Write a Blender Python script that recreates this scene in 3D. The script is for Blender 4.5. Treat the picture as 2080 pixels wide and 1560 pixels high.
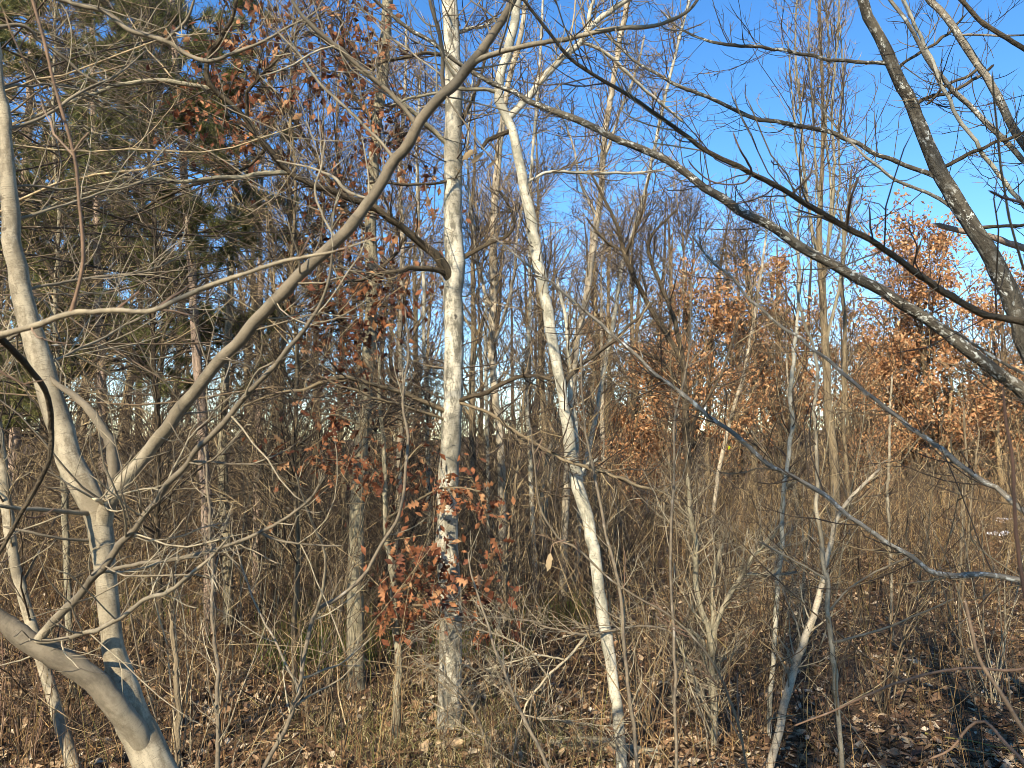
import bpy, math
import numpy as np
from mathutils import Vector, Euler

for o in list(bpy.data.objects):
    bpy.data.objects.remove(o)

# ------------------------------------------------------------------ camera, sky, sun, exposure
SC = bpy.context.scene
COL = SC.collection
FPX, CX, CY, PITCH, CAMH = 1563.0, 1040.0, 780.0, math.radians(4.4), 2.8
cd = bpy.data.cameras.new('camera')
cam = bpy.data.objects.new('camera', cd); COL.objects.link(cam)
cd.sensor_width = 34.6; cd.lens = 26.0; cd.clip_start = 0.05; cd.clip_end = 2000
cam.location = (0, 0, CAMH); cam.rotation_euler = (math.pi / 2 + PITCH, 0, 0)
cd.dof.use_dof = True; cd.dof.focus_distance = 7.0; cd.dof.aperture_fstop = 8.0
SC.camera = cam

SUN_EL, SUN_AZ = math.radians(31), math.radians(180 + 23)     # behind the camera, a little to its left
w = bpy.data.worlds.new('World'); SC.world = w; w.use_nodes = True
nt = w.node_tree; nt.nodes.clear()
sky = nt.nodes.new('ShaderNodeTexSky'); sky.sky_type = 'NISHITA'; sky.sun_disc = False
sky.sun_elevation = SUN_EL; sky.sun_rotation = SUN_AZ
sky.air_density = 1.0; sky.dust_density = 0.0; sky.ozone_density = 3.0; sky.altitude = 250
bg = nt.nodes.new('ShaderNodeBackground'); bg.inputs[1].default_value = 0.128
wo = nt.nodes.new('ShaderNodeOutputWorld')
hs = nt.nodes.new('ShaderNodeHueSaturation'); hs.inputs['Hue'].default_value = 0.503; hs.inputs['Saturation'].default_value = 1.25
nt.links.new(sky.outputs[0], hs.inputs['Color']); nt.links.new(hs.outputs[0], bg.inputs[0]); nt.links.new(bg.outputs[0], wo.inputs[0])
ld = bpy.data.lights.new('sun', 'SUN'); ld.energy = 5.0; ld.angle = math.radians(0.53); ld.color = (1.0, 0.88, 0.69)
sun = bpy.data.objects.new('sun', ld); COL.objects.link(sun)
sdir = Vector((math.sin(SUN_AZ) * math.cos(SUN_EL), math.cos(SUN_AZ) * math.cos(SUN_EL), math.sin(SUN_EL)))
sun.rotation_euler = (-sdir).to_track_quat('-Z', 'Y').to_euler(); sun.location = (0, -20, 30)
SC.view_settings.view_transform = 'Standard'; SC.view_settings.look = 'None'
SC.view_settings.exposure = 1.05; SC.view_settings.gamma = 1.0
SC.cycles.filter_width = 0.85; SC.cycles.max_bounces = 5; SC.cycles.diffuse_bounces = 2; SC.cycles.transparent_max_bounces = 4

# ------------------------------------------------------------------ helpers
RNG = np.random.default_rng(11)
FW = np.array([0, math.cos(PITCH), math.sin(PITCH)]); UPV = np.array([0, -math.sin(PITCH), math.cos(PITCH)])

def P(px, py, d):
    """A point of the place seen at photo pixel px, py, at depth d metres."""
    px = np.asarray(px, float); py = np.asarray(py, float); d = np.asarray(d, float)
    return (np.array([0, 0, CAMH]) + ((px - CX) / FPX * d)[..., None] * np.array([1., 0, 0])
            + ((CY - py) / FPX * d)[..., None] * UPV + d[..., None] * FW)

def gz(x, y):
    x = np.asarray(x, float); y = np.asarray(y, float)
    z = 0.07 * np.sin(x * 0.9 + 1.3) * np.cos(y * 0.7) + 0.05 * np.sin(x * 2.1 + y * 1.7) + 0.03 * np.sin(x * 4.3 - y * 3.1 + 2)
    z = z + 0.16 * np.sin(x * 0.33 + 0.5) * np.sin(y * 0.27 + 1)
    bank = np.clip((4.6 - y) / 4.2, 0, 1); bank = bank * bank * (3 - 2 * bank)
    far = np.clip((np.abs(y) - 70) / 130, 0, 1)
    return z * (1 - bank) + 1.15 * bank + far * far * (3 - 2 * far) * (4.5 + 1.5 * np.sin(x * .021) + .8 * np.sin(x * .07 + 1))

def gd(px, py):
    """Depth at which the sight line through a pixel meets the ground."""
    lo, hi = 2.0, 200.0
    for _ in range(50):
        m = (lo + hi) / 2; q = P(px, py, m)
        if q[2] > gz(q[0], q[1]): lo = m
        else: hi = m
    return lo

def nrm(v): return v / np.maximum(np.linalg.norm(v, axis=-1, keepdims=True), 1e-9)

def mesh_obj(name, V, F, mat, parent=None, attrs=None, smooth=True, origin=None):
    me = bpy.data.meshes.new(name)
    V = np.asarray(V, np.float32); F = np.asarray(F, np.int32)
    if origin is not None: V = V - np.asarray(origin, np.float32)
    k = F.shape[1]
    me.vertices.add(len(V)); me.vertices.foreach_set('co', V.ravel())
    me.loops.add(F.size); me.loops.foreach_set('vertex_index', F.ravel())
    me.polygons.add(len(F)); me.polygons.foreach_set('loop_start', np.arange(0, F.size, k, dtype=np.int32))
    if smooth: me.polygons.foreach_set('use_smooth', np.ones(len(F), bool))
    for an, (ty, arr) in (attrs or {}).items():
        a = me.attributes.new(an, ty, 'POINT')
        a.data.foreach_set('value' if ty == 'FLOAT' else 'vector', np.asarray(arr, np.float32).ravel())
    me.update(calc_edges=True)
    if mat: me.materials.append(mat)
    o = bpy.data.objects.new(name, me); COL.objects.link(o)
    if parent: o.parent = parent
    elif origin is not None: o.location = origin
    return o

def tubes(Pn, Rn, S, rng, tint=None, tip=True):
    """Tubes round N polylines of K points, pointed at the far end: vertices, triangles, unrolled bark coordinate, tint."""
    N, K = Rn.shape
    T = nrm(np.gradient(Pn, axis=1))
    md = nrm(Pn[:, -1] - Pn[:, 0])
    ref = np.where((np.abs(md[:, 2:3]) < 0.75), np.array([[0, 0, 1.]]), np.array([[0.3, 1., 0]]))
    n = nrm(np.cross(T, ref[:, None, :])); b = np.cross(T, n)
    th = np.arange(S) * 2 * np.pi / S
    c, s = np.cos(th), np.sin(th)
    V = Pn[:, :, None, :] + Rn[:, :, None, None] * (n[:, :, None, :] * c[None, None, :, None] + b[:, :, None, :] * s[None, None, :, None])
    seg = np.linalg.norm(np.diff(Pn, axis=1), axis=2); L = np.concatenate([np.zeros((N, 1)), np.cumsum(seg, 1)], 1)
    L = L + rng.uniform(0, 50, (N, 1))
    loc = np.stack([Rn[:, :, None] * c, Rn[:, :, None] * s, np.broadcast_to(L[:, :, None], (N, K, S))], -1)
    ti = (rng.uniform(0, 1, N) if tint is None else (np.asarray(tint, float) if N == 1 and np.size(tint) == K else np.broadcast_to(tint, (N,))))
    V = V.reshape(N, K * S, 3); loc = loc.reshape(N, K * S, 3); m = K * S; rings = K - 1
    if tip:
        m = (K - 1) * S + 1; rings = K - 2
        V = np.concatenate([V[:, :m - 1], Pn[:, -1:]], 1); loc = np.concatenate([loc[:, :m - 1], loc[:, -1:]], 1)
    one = []; i = np.arange(S); j = (i + 1) % S
    for k in range(rings):
        o = k * S; one += [np.stack([o + i, o + j, o + S + j], -1), np.stack([o + i, o + S + j, o + S + i], -1)]
    if tip: one.append(np.stack([rings * S + i, rings * S + j, np.full(S, m - 1)], -1))
    one = np.concatenate(one)
    F = (one[None] + (np.arange(N) * m)[:, None, None]).reshape(-1, 3)
    return V.reshape(-1, 3), F, loc.reshape(-1, 3), (np.concatenate([np.repeat(np.asarray(ti, float), S)[:m - 1], ti[-1:]]) if N == 1 and len(ti) == K else np.repeat(np.asarray(ti, float), m))

class Batch:
    """Several bundles of tubes that make one mesh."""
    def __init__(s): s.v, s.q, s.l, s.t, s.n = [], [], [], [], 0
    def add(s, Pn, Rn, S, rng=RNG, tint=None, tip=True):
        if len(Pn) == 0: return
        v, q, l, t = tubes(np.asarray(Pn, float), np.asarray(Rn, float), S, rng, tint, tip)
        s.v.append(v); s.q.append(q + s.n); s.l.append(l); s.t.append(t); s.n += len(v)
    def build(s, name, mat, parent=None, origin=None):
        return mesh_obj(name, np.concatenate(s.v), np.concatenate(s.q), mat, parent,
                        {'unrolled': ('FLOAT_VECTOR', np.concatenate(s.l)), 'tint': ('FLOAT', np.concatenate(s.t))}, True, origin)

def resample(Pk, Rk, K):
    seg = np.linalg.norm(np.diff(Pk, axis=0), axis=1); L = np.concatenate([[0], np.cumsum(seg)])
    t = np.linspace(0, L[-1], K)
    return np.stack([np.interp(t, L, Pk[:, i]) for i in range(3)], 1), np.interp(t, L, Rk)

def catmull(A, n):
    A = np.asarray(A, float); A = np.vstack([2 * A[0] - A[1], A, 2 * A[-1] - A[-2]])
    out = []
    for i in range(1, len(A) - 2):
        t = np.linspace(0, 1, n, endpoint=False)[:, None]
        p0, p1, p2, p3 = A[i - 1], A[i], A[i + 1], A[i + 2]
        out.append(0.5 * (2 * p1 + (p2 - p0) * t + (2 * p0 - 5 * p1 + 4 * p2 - p3) * t ** 2 + (3 * p1 - p0 - 3 * p2 + p3) * t ** 3))
    out.append(A[-2][None])
    return np.vstack(out)

def line(pts, d0, d1=None, n=5, wob=0.0, rng=RNG):
    """Wooden axis through photo pixels (x, y, width) between depths d0 and d1, as world points and radii."""
    pts = [p if len(p) >= 3 else (*p, 0) for p in pts]
    ww = np.array([p[2] for p in pts], float)
    known = np.where(ww > 0)[0]; ww = np.interp(np.arange(len(ww)), known, ww[known])
    xy = np.array([p[:2] for p in pts], float)
    L = np.concatenate([[0], np.cumsum(np.linalg.norm(np.diff(xy, axis=0), axis=1))]); L /= L[-1]
    d1 = d0 if d1 is None else d1
    D = d0 + (d1 - d0) * L
    A = catmull(np.column_stack([xy, D, ww]), n)
    W = P(A[:, 0], A[:, 1], A[:, 2]); R = np.maximum(A[:, 3] * .80, 0.6) * 0.5 / FPX * A[:, 2]
    n2 = int(np.clip(np.linalg.norm(np.diff(W, axis=0), axis=1).sum() / max(R.mean() * 2.4, .014), min(len(W), 90), 90))
    W, R = resample(W, R, n2)
    # slow wander, small kinks and swollen nodes, as wood grows
    sl = np.linspace(0, 1, n2); ph = rng.uniform(0, 6.28, (3, 4)); env = np.minimum(1, np.minimum(sl, 1 - sl) * 8)
    wand = np.stack([sum(np.sin(sl * f + ph[i, j]) / f for j, f in enumerate((19, 37, 61, 97))) for i in range(3)], 1)
    W = W + wand * env[:, None] * (min(R.mean(), .010) * 1.6 + .003) * (1 + 3.5 * wob)
    ns = rng.uniform(.05, .13); LL = np.concatenate([[0], np.cumsum(np.linalg.norm(np.diff(W, axis=0), axis=1))])
    node = np.exp(-((LL / ns + rng.uniform()) % 1 - .5) ** 2 / .006)
    big = np.clip(.016 / np.maximum(R, 1e-4), 0, 1)
    nk = max(3, int(LL[-1] / ns)); zz = rng.normal(0, 1, (nk, 3)); zz[::2] *= -1
    zig = np.stack([np.interp(LL, np.linspace(0, LL[-1], nk), zz[:, i]) for i in range(3)], 1)
    W = W + zig * (np.minimum(R, .012) * .55)[:, None] * env[:, None]
    R = R * (1 + .16 * node * big) * (1 + rng.normal(0, 0.025, R.shape))
    W = W + rng.normal(0, 1, W.shape) * (R * .10 * big)[:, None] * env[:, None]
    return W, R

def to_ground(W, R, flare=1.35):
    """Carries a trunk axis, first point lowest, down into the ground."""
    p = W[0].copy(); t = W[0] - W[min(4, len(W) - 1)]; t /= np.linalg.norm(t)
    if t[2] > -0.35: t = np.array([t[0] * .3, t[1] * .3, -1.]); t /= np.linalg.norm(t)
    g = gz(p[0], p[1]); h = max(p[2] - g, 0)
    add = [p + t * (h / -t[2]) * f for f in (1.0, 0.66, 0.33)] if h > 0.15 else [p + t * 0.05]
    rr = [R[0] * f for f in ((flare, 1.1, 1.03) if h > .15 else (flare * .9,))]
    add = [add[0] + t * 0.12] + add; rr = [rr[0] * 1.1] + rr
    return np.vstack([np.array(add), W]), np.concatenate([rr, R])

def sprout(rng, par, n, t=(0.1, 1.0), L=(0.3, 0.8), ang=(25, 65), K=5, wig=0.12, up=0.1, rr=0.6, rtip=0.0015, pull=(0, 0, 1), rmax=9, taper=0.55):
    """n offshoots of the parent axes: par is a list of (points, radii) or a pair of stacked arrays."""
    if isinstance(par, list):
        rs = [resample(a, b, 24) for a, b in par]; PP = np.stack([a for a, _ in rs]); RR = np.stack([b for _, b in rs])
    else: PP, RR = par
    N, KK = RR.shape
    plen = np.linalg.norm(np.diff(PP, axis=1), axis=2).sum(1)
    i = rng.choice(N, n, p=plen / plen.sum()); u = rng.uniform(t[0], t[1], n) * (KK - 1.001)
    k = u.astype(int); f = (u - k)[:, None]
    pos = PP[i, k] * (1 - f) + PP[i, k + 1] * f
    tan = nrm(PP[i, k + 1] - PP[i, k]); rl = RR[i, k] * (1 - f[:, 0]) + RR[i, k + 1] * f[:, 0]
    a = nrm(np.cross(tan, rng.normal(0, 1, (n, 3)))); th = np.radians(rng.uniform(ang[0], ang[1], n))[:, None]
    dr = np.cos(th) * tan + np.sin(th) * a
    ln = rng.uniform(L[0], L[1], n) * (1 - taper * u / (KK - 1)); st = (ln / (K - 1))[:, None]
    out = np.empty((n, K, 3)); out[:, 0] = pos
    pull = np.asarray(pull, float)
    for j in range(1, K):
        out[:, j] = out[:, j - 1] + dr * st
        dr = nrm(dr + rng.normal(0, wig, (n, 3)) + pull * up)
    r0 = np.clip(rl * rr, rtip * 1.3, rmax) * rng.uniform(0.55, 1, n)
    r0 = np.maximum(np.minimum(r0, ln * 0.022 + rtip), rtip)
    w = np.linspace(0, 1, K)[None]
    R = r0[:, None] * (1 - w) + np.minimum(rtip, r0)[:, None] * w
    return out, R

def tag(o, label=None, cat=None, group=None, kind=None):
    for k, v in (('label', label), ('category', cat), ('group', group), ('kind', kind)):
        if v: o[k] = v
    return o

def empty(name, loc, label, cat, group=None):
    o = bpy.data.objects.new(name, None); COL.objects.link(o); o.location = loc; o.empty_display_size = 0.2
    return tag(o, label, cat, group)

# ------------------------------------------------------------------ materials
class Mat:
    def __init__(s, name, rough=0.85, spec=0.25):
        s.m = bpy.data.materials.new(name); s.m.use_nodes = True; s.nt = s.m.node_tree
        s.b = s.nt.nodes['Principled BSDF']; s.b.inputs['Roughness'].default_value = rough
        s.b.inputs['Specular IOR Level'].default_value = spec
    def n(s, ty, **kw):
        q = s.nt.nodes.new(ty)
        for k, v in kw.items():
            if k in q.inputs: q.inputs[k].default_value = v
            else: setattr(q, k, v)
        return q
    def l(s, a, b): s.nt.links.new(a, b)
    def attr(s, name): q = s.n('ShaderNodeAttribute'); q.attribute_name = name; return q
    def noise(s, vec, scale, detail=4, sc=None, rough=0.6):
        if sc is not None:
            mp = s.n('ShaderNodeMapping'); mp.inputs['Scale'].default_value = sc; s.l(vec, mp.inputs[0]); vec = mp.outputs[0]
        q = s.n('ShaderNodeTexNoise', Scale=scale, Detail=detail, Roughness=rough); s.l(vec, q.inputs['Vector']); return q.outputs['Fac']
    def ramp(s, fac, stops):
        q = s.n('ShaderNodeValToRGB'); e = q.color_ramp.elements
        while len(e) > len(stops): e.remove(e[-1])
        while len(e) < len(stops): e.new(0.5)
        for i, (p, c) in enumerate(stops): e[i].position = p; e[i].color = (*c, 1) if len(c) == 3 else c
        s.l(fac, q.inputs[0]); return q.outputs[0]
    def mix(s, fac, a, b, mode='MIX'):
        q = s.n('ShaderNodeMix', data_type='RGBA', blend_type=mode)
        for sock, v in ((q.inputs[0], fac), (q.inputs[6], a), (q.inputs[7], b)):
            if isinstance(v, (int, float)): sock.default_value = v
            elif isinstance(v, tuple): sock.default_value = (*v, 1)
            else: s.l(v, sock)
        return q.outputs[2]
    def bump(s, h, dist, strength=0.6):
        q = s.n('ShaderNodeBump', Distance=dist, Strength=strength); s.l(h, q.inputs['Height']); s.l(q.outputs[0], s.b.inputs['Normal'])
    def col(s, c): s.l(c, s.b.inputs['Base Color']); return s.m

G3 = lambda v: (v, v, v)
def bark_pale(name, c1, c2, c3, band=0.5, k=1.0, eyes=0.8, young=None):
    """Smooth pale bark: mottled, with short dark cross-lines, pores and scars."""
    m = Mat(name, 0.75, 0.25); a = m.attr('unrolled').outputs['Vector']
    mot = m.noise(a, 13 * k, 6, (1, 1, 0.5), .7)
    c = m.ramp(mot, [(0.28, tuple(x * .75 for x in c2)), (0.42, c2), (0.55, c1), (0.75, tuple(x * 1.15 for x in c1))])
    big = m.noise(a, 3.1 * k, 3, (1, 1, 0.8))
    c = m.mix(m.ramp(big, [(0.46, G3(0)), (0.62, G3(0.75))]), c, c2)
    cross = m.noise(a, 26 * k, 4, (0.55, 0.55, 5.5), 0.7)
    c = m.mix(m.ramp(cross, [(0.57, G3(0)), (0.68, G3(band))]), c, c3)
    fine = m.noise(a, 120 * k, 3, (1, 1, 2.6))
    c = m.mix(m.ramp(fine, [(0.58, G3(0)), (0.70, G3(0.7))]), c, c3)
    if young: c = m.mix(m.ramp(m.attr('tint').outputs['Fac'], [(0, G3(0)), (.4, G3(.85))]), c, m.ramp(mot, [(.3, tuple(x * .5 for x in young)), (.6, young)]))
    eye = m.noise(a, 8 * k, 2, (1, 1, 1.3)); c = m.mix(m.ramp(eye, [(0.70, G3(0)), (0.74, G3(eyes))]), c, c3)
    m.bump(m.mix(0.5, cross, m.mix(.5, fine, mot)), 0.010, 0.7)
    return m.col(c)

def bark_rough(name, c1, c2, ridge=34, lichen=0.0):
    """Furrowed bark with long ridges."""
    m = Mat(name, 0.95, 0.1); a = m.attr('unrolled').outputs['Vector']
    r = m.noise(a, ridge, 5, (1, 1, 0.14), 0.65); f = m.noise(a, 60, 3)
    c = m.ramp(r, [(0.32, c2), (0.6, c1)]); c = m.mix(m.ramp(f, [(0.5, G3(0)), (0.8, G3(0.4))]), c, tuple(x * 1.6 for x in c1))
    if lichen:
        l = m.noise(a, 34, 5, (1, 1, 0.7), .7); big = m.noise(a, 3.5, 2)
        fac = m.ramp(l, [(0.54, G3(0)), (0.60, G3(lichen))]); fac = m.mix(1.0, fac, m.ramp(big, [(0.40, G3(0.1)), (0.58, G3(1))]), 'MULTIPLY')
        c = m.mix(fac, c, (0.60, 0.60, 0.52))
    m.bump(m.mix(.4, r, f), 0.03, 1.0)
    return m.col(c)

def twig_mat(name, stops, rough=0.75):
    m = Mat(name, rough, 0.3); a = m.attr('tint').outputs['Fac']; u = m.attr('unrolled').outputs['Vector']
    c = m.ramp(a, stops); f = m.noise(u, 12, 3, (1, 1, 1.6))
    c = m.mix(m.ramp(f, [(0.35, G3(0.55)), (0.65, G3(0.0))]), c, (0.06, 0.048, 0.038))
    g = m.noise(u, 75, 4, (1, 1, .6), .7); c = m.mix(m.ramp(g, [(0.5, G3(0)), (0.72, G3(0.65))]), c, (0.05, 0.04, 0.032))
    h = m.noise(u, 22, 3, (1, 1, .5)); c = m.mix(m.ramp(h, [(0.6, G3(0)), (0.7, G3(0.5))]), c, (0.46, 0.43, 0.36)) if 'far' not in name else c
    m.bump(g, .004, .7)
    return m.col(c)

ASPEN = bark_pale('aspen_bark', (0.50, 0.455, 0.34), (0.24, 0.225, 0.165), (0.05, 0.045, 0.038), 0.75)
ASPEN2 = bark_pale('warm_pale_bark', (0.46, 0.388, 0.271), (0.225, 0.191, 0.134), (0.05, 0.043, 0.035), 0.65)
BLOTCH = bark_pale('blotched_aspen_bark', (0.52, 0.475, 0.36), (0.15, 0.137, 0.10), (0.035, 0.032, 0.028), 0.85, .8, .9)
SMOOTH = bark_pale('smooth_grey_bark', (0.37, 0.315, 0.213), (0.20, 0.165, 0.107), (0.07, 0.053, 0.034), 0.6, 1.6, .75, (0.17, 0.138, 0.093))
LICHEN = bark_rough('lichen_bark', (0.105, 0.092, 0.068), (0.035, 0.03, 0.023), 30, 0.95)
PALELICH = bark_rough('pale_lichen_bark', (0.22, 0.195, 0.15), (0.085, 0.073, 0.057), 30, 0.9)
DARK = bark_rough('dark_bark', (0.105, 0.082, 0.052), (0.028, 0.022, 0.015), 30)
BROWN = bark_rough('brown_bark', (0.22, 0.170, 0.102), (0.06, 0.047, 0.030), 36)
PINEB = bark_rough('pine_bark', (0.36, 0.27, 0.20), (0.13, 0.095, 0.07), 22)
FURROW = bark_rough('furrowed_grey_bark', (0.31, 0.272, 0.180), (0.085, 0.073, 0.049), 30)
TWIG = twig_mat('grey_brown_twigs', [(0, (0.035, 0.023, 0.012)), (0.4, (0.085, 0.056, 0.028)), (0.65, (0.19, 0.129, 0.063)), (0.82, (0.38, 0.275, 0.132)), (1, (0.56, 0.421, 0.218))])
TWIGD = twig_mat('dark_twigs', [(0, (0.025, 0.017, 0.010)), (0.5, (0.06, 0.041, 0.022)), (0.8, (0.14, 0.097, 0.051)), (0.92, (0.34, 0.249, 0.132)), (1, (0.46, 0.347, 0.185))])
TWIGP = twig_mat('pale_twigs', [(0, (0.19, 0.150, 0.094)), (0.5, (0.30, 0.247, 0.156)), (1, (0.44, 0.373, 0.238))])
TWIGR = twig_mat('reddish_twigs', [(0, (0.13, 0.07, 0.045)), (0.5, (0.24, 0.145, 0.085)), (1, (0.34, 0.235, 0.145))])
FARTW = twig_mat('far_twigs', [(0, (0.03, 0.020, 0.011)), (0.45, (0.075, 0.049, 0.024)), (0.7, (0.17, 0.115, 0.055)), (0.86, (0.33, 0.231, 0.109)), (1, (0.50, 0.364, 0.178))], 0.9)
STALK = twig_mat('dry_stalks', [(0, (0.04, 0.020, 0.009)), (0.4, (0.12, 0.060, 0.022)), (0.7, (0.28, 0.155, 0.055)), (0.94, (0.54, 0.355, 0.139)), (1, (0.20, 0.196, 0.040))], 0.9)

def leaf_mat(name, stops, by_object, transl=0.25):
    m = Mat(name, 0.7, 0.25)
    if by_object: q = m.n('ShaderNodeObjectInfo').outputs['Random']
    else: q = m.attr('tint').outputs['Fac']
    c = m.ramp(q, stops)
    tc = m.n('ShaderNodeTexCoord'); f = m.noise(tc.outputs['Object'], 40 if by_object else 25, 3)
    c = m.mix(m.ramp(f, [(0.4, G3(0.4)), (0.62, G3(0))]), c, tuple(x * 0.45 for x in stops[0][1]))
    tr = m.n('ShaderNodeBsdfTranslucent'); m.l(c, tr.inputs[0]); ms = m.n('ShaderNodeMixShader'); ms.inputs[0].default_value = transl
    m.l(m.b.outputs[0], ms.inputs[1]); m.l(tr.outputs[0], ms.inputs[2])
    m.l(ms.outputs[0], m.nt.nodes['Material Output'].inputs['Surface'])
    return m.col(c)
OAKS = [(0, (0.07, 0.026, 0.014)), (0.25, (0.16, 0.055, 0.026)), (0.55, (0.28, 0.105, 0.045)), (0.85, (0.40, 0.175, 0.075)), (1, (0.50, 0.29, 0.14))]
RUST = leaf_mat('rust_leaf', OAKS, False)
OAKLEAF = leaf_mat('oak_leaf', OAKS, True); OAKFAR = leaf_mat('oak_leaf_far', [(0, (0.17, 0.075, 0.032)), (0.35, (0.40, 0.185, 0.075)), (0.7, (0.56, 0.295, 0.13)), (1, (0.68, 0.46, 0.235))], False)
TANLEAF = leaf_mat('tan_leaf', [(0, (0.46, 0.33, 0.17)), (1, (0.55, 0.41, 0.23))], True, 0.4)
LITST = [(0, (0.06, 0.034, 0.02)), (0.35, (0.19, 0.105, 0.055)), (0.65, (0.36, 0.225, 0.12)), (0.88, (0.52, 0.38, 0.22)), (1, (0.68, 0.56, 0.40))]
LITTER = leaf_mat('leaf_litter', LITST, False, 0.08); LITONE = leaf_mat('fallen_leaf', LITST, True, 0.08)
NEEDLE = leaf_mat('pine_needles', [(0, (0.06, 0.07, 0.024)), (0.5, (0.16, 0.165, 0.055)), (0.8, (0.28, 0.26, 0.09)), (1, (0.42, 0.31, 0.13))], False, 0.3)
GRASS = leaf_mat('dry_grass', [(0, (0.16, 0.15, 0.05)), (0.3, (0.26, 0.25, 0.09)), (0.6, (0.50, 0.42, 0.22)), (1, (0.62, 0.53, 0.32))], False, 0.3)
GREEN = leaf_mat('green_weed', [(0, (0.07, 0.10, 0.02)), (1, (0.20, 0.24, 0.05))], False, 0.3)
mm = Mat('lime_leaf', 0.6); mm.b.inputs['Base Color'].default_value = (0.62, 0.72, 0.02, 1); LIME = mm.m
mm = Mat('snow', 0.6); mm.b.inputs['Base Color'].default_value = (0.80, 0.82, 0.86, 1); SNOW = mm.m
mm = Mat('cut_wood', 0.8); mm.b.inputs['Base Color'].default_value = (0.60, 0.48, 0.30, 1); CUT = mm.m
mm = Mat('soil', 0.95, 0.1); tc = mm.n('ShaderNodeTexCoord').outputs['Object']
c = mm.ramp(mm.noise(tc, 9, 6), [(0.3, (0.025, 0.017, 0.011)), (0.5, (0.065, 0.043, 0.026)), (0.68, (0.15, 0.10, 0.06))])
c = mm.mix(mm.ramp(mm.noise(tc, 45, 4), [(0.45, G3(0)), (0.62, G3(0.7))]), c, (0.24, 0.165, 0.095)); mm.bump(mm.noise(tc, 30, 5), 0.05, 0.8); SOIL = mm.col(c)

# ------------------------------------------------------------------ ground
xs = np.concatenate([np.linspace(-900, -40, 40), np.linspace(-36, 36, 121), np.linspace(40, 900, 40)])
ys = np.concatenate([np.linspace(-300, -12, 8), np.linspace(-10, 50, 111), np.concatenate([np.linspace(56, 230, 22), np.linspace(280, 1500, 8)])])
X, Y = np.meshgrid(xs, ys); nx, ny = len(xs), len(ys)
idx = np.arange(nx * ny).reshape(ny, nx)
F = np.stack([idx[:-1, :-1], idx[:-1, 1:], idx[1:, 1:], idx[1:, :-1]], -1).reshape(-1, 4)
ground = tag(mesh_obj('ground', np.stack([X, Y, gz(X, Y)], -1).reshape(-1, 3), F, SOIL), 'brown leaf-strewn forest floor under the trees', 'ground', kind='structure')

# ------------------------------------------------------------------ leaves and blades
def leaf_template(st=9, lobes=4, width=0.30, curl=0.12, bend=0.18, seed=0, deep=.38):
    r = np.random.default_rng(seed); t = np.linspace(0, 1, st)
    env = np.sin(np.pi * np.clip(t, 0.0, 1) ** 0.85) ** 0.7 * width
    lob = 1 - deep + deep * np.cos(np.arange(st) * np.pi)          # deep sinus at every second station
    hl, hr = env * lob * r.uniform(.8, 1.2, st), env * lob * r.uniform(.8, 1.2, st)
    hl[0] = hr[0] = 0.012; hl[-1] = hr[-1] = 0.01
    z = bend * (t - .3) ** 2 + r.normal(0, .012, st); tw = r.uniform(-.35, .35) * t
    V = []
    for i in range(st):
        for sx, h in ((-1, hl[i]), (0, 0), (1, hr[i])):
            x = sx * h; V.append((x * math.cos(tw[i]), t[i] + abs(sx) * 0.05 * lob[i], z[i] + x * math.sin(tw[i]) + curl * abs(sx) * (h / width) * r.uniform(.4, 1.5)))
    Fq = [(3 * i + k, 3 * i + k + 1, 3 * i + k + 4, 3 * i + k + 3) for i in range(st - 1) for k in (0, 1)]
    return np.array(V), np.array(Fq)

def leaf_mesh(name, mat, seed, **kw):
    V, Fq = leaf_template(seed=seed, **kw)
    # a thin petiole so the blade hangs from something
    S = np.array([[-.008, -.14, 0], [.008, -.14, 0], [.008, .02, 0], [-.008, .02, 0]]); n0 = len(V)
    V = np.vstack([V, S]); Fq = np.vstack([Fq, [[n0, n0 + 1, n0 + 2, n0 + 3]]])
    o = mesh_obj(name, V, Fq, mat); me = o.data; bpy.data.objects.remove(o); me.name = name; return me

def rotmats(a, b, c):
    ca, sa, cb, sb, cc, sc = np.cos(a), np.sin(a), np.cos(b), np.sin(b), np.cos(c), np.sin(c); z = np.zeros_like(ca); o = z + 1
    Rx = np.stack([o, z, z, z, ca, -sa, z, sa, ca], -1).reshape(-1, 3, 3); Ry = np.stack([cb, z, sb, z, o, z, -sb, z, cb], -1).reshape(-1, 3, 3)
    Rz = np.stack([cc, -sc, z, sc, cc, z, z, z, o], -1).reshape(-1, 3, 3)
    return Rz @ Ry @ Rx

def scatter(Vt, Ft, pos, M, scale, rng):
    n = len(pos); V = np.einsum('nij,vj->nvi', M, Vt) * scale[:, None, None] + pos[:, None, :]
    F = (Ft[None] + (np.arange(n) * len(Vt))[:, None, None]).reshape(-1, Ft.shape[1])
    t = np.repeat(rng.uniform(0, 1, n), len(Vt))
    return V.reshape(-1, 3), F, t

LF = np.array([[0, -.5, 0], [-.26, .02, .13], [0, .05, 0.], [.26, -.02, .11], [0, .5, .06]]); LT = np.array([[0, 2, 1, 1], [0, 3, 2, 2], [1, 2, 4, 4], [2, 3, 4, 4]])
LT = np.array([[0, 2, 1], [0, 3, 2], [1, 2, 4], [2, 3, 4]])

def leaf_mass(name, pos, size, mat, rng, parent=None, origin=None, flat=False, kind='stuff'):
    n = len(pos)
    if flat: M = rotmats(rng.normal(0, .42, n), rng.normal(0, .42, n), rng.uniform(0, 6.28, n))
    else: M = rotmats(rng.uniform(-1.9, 1.9, n), rng.uniform(-1.2, 1.2, n), rng.uniform(0, 6.28, n))
    V, F, t = scatter(LF, LT, pos, M, size, rng)
    o = mesh_obj(name, V, F, mat, parent, {'tint': ('FLOAT', t)}, False, origin)
    if kind: o['kind'] = kind
    return o

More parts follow.
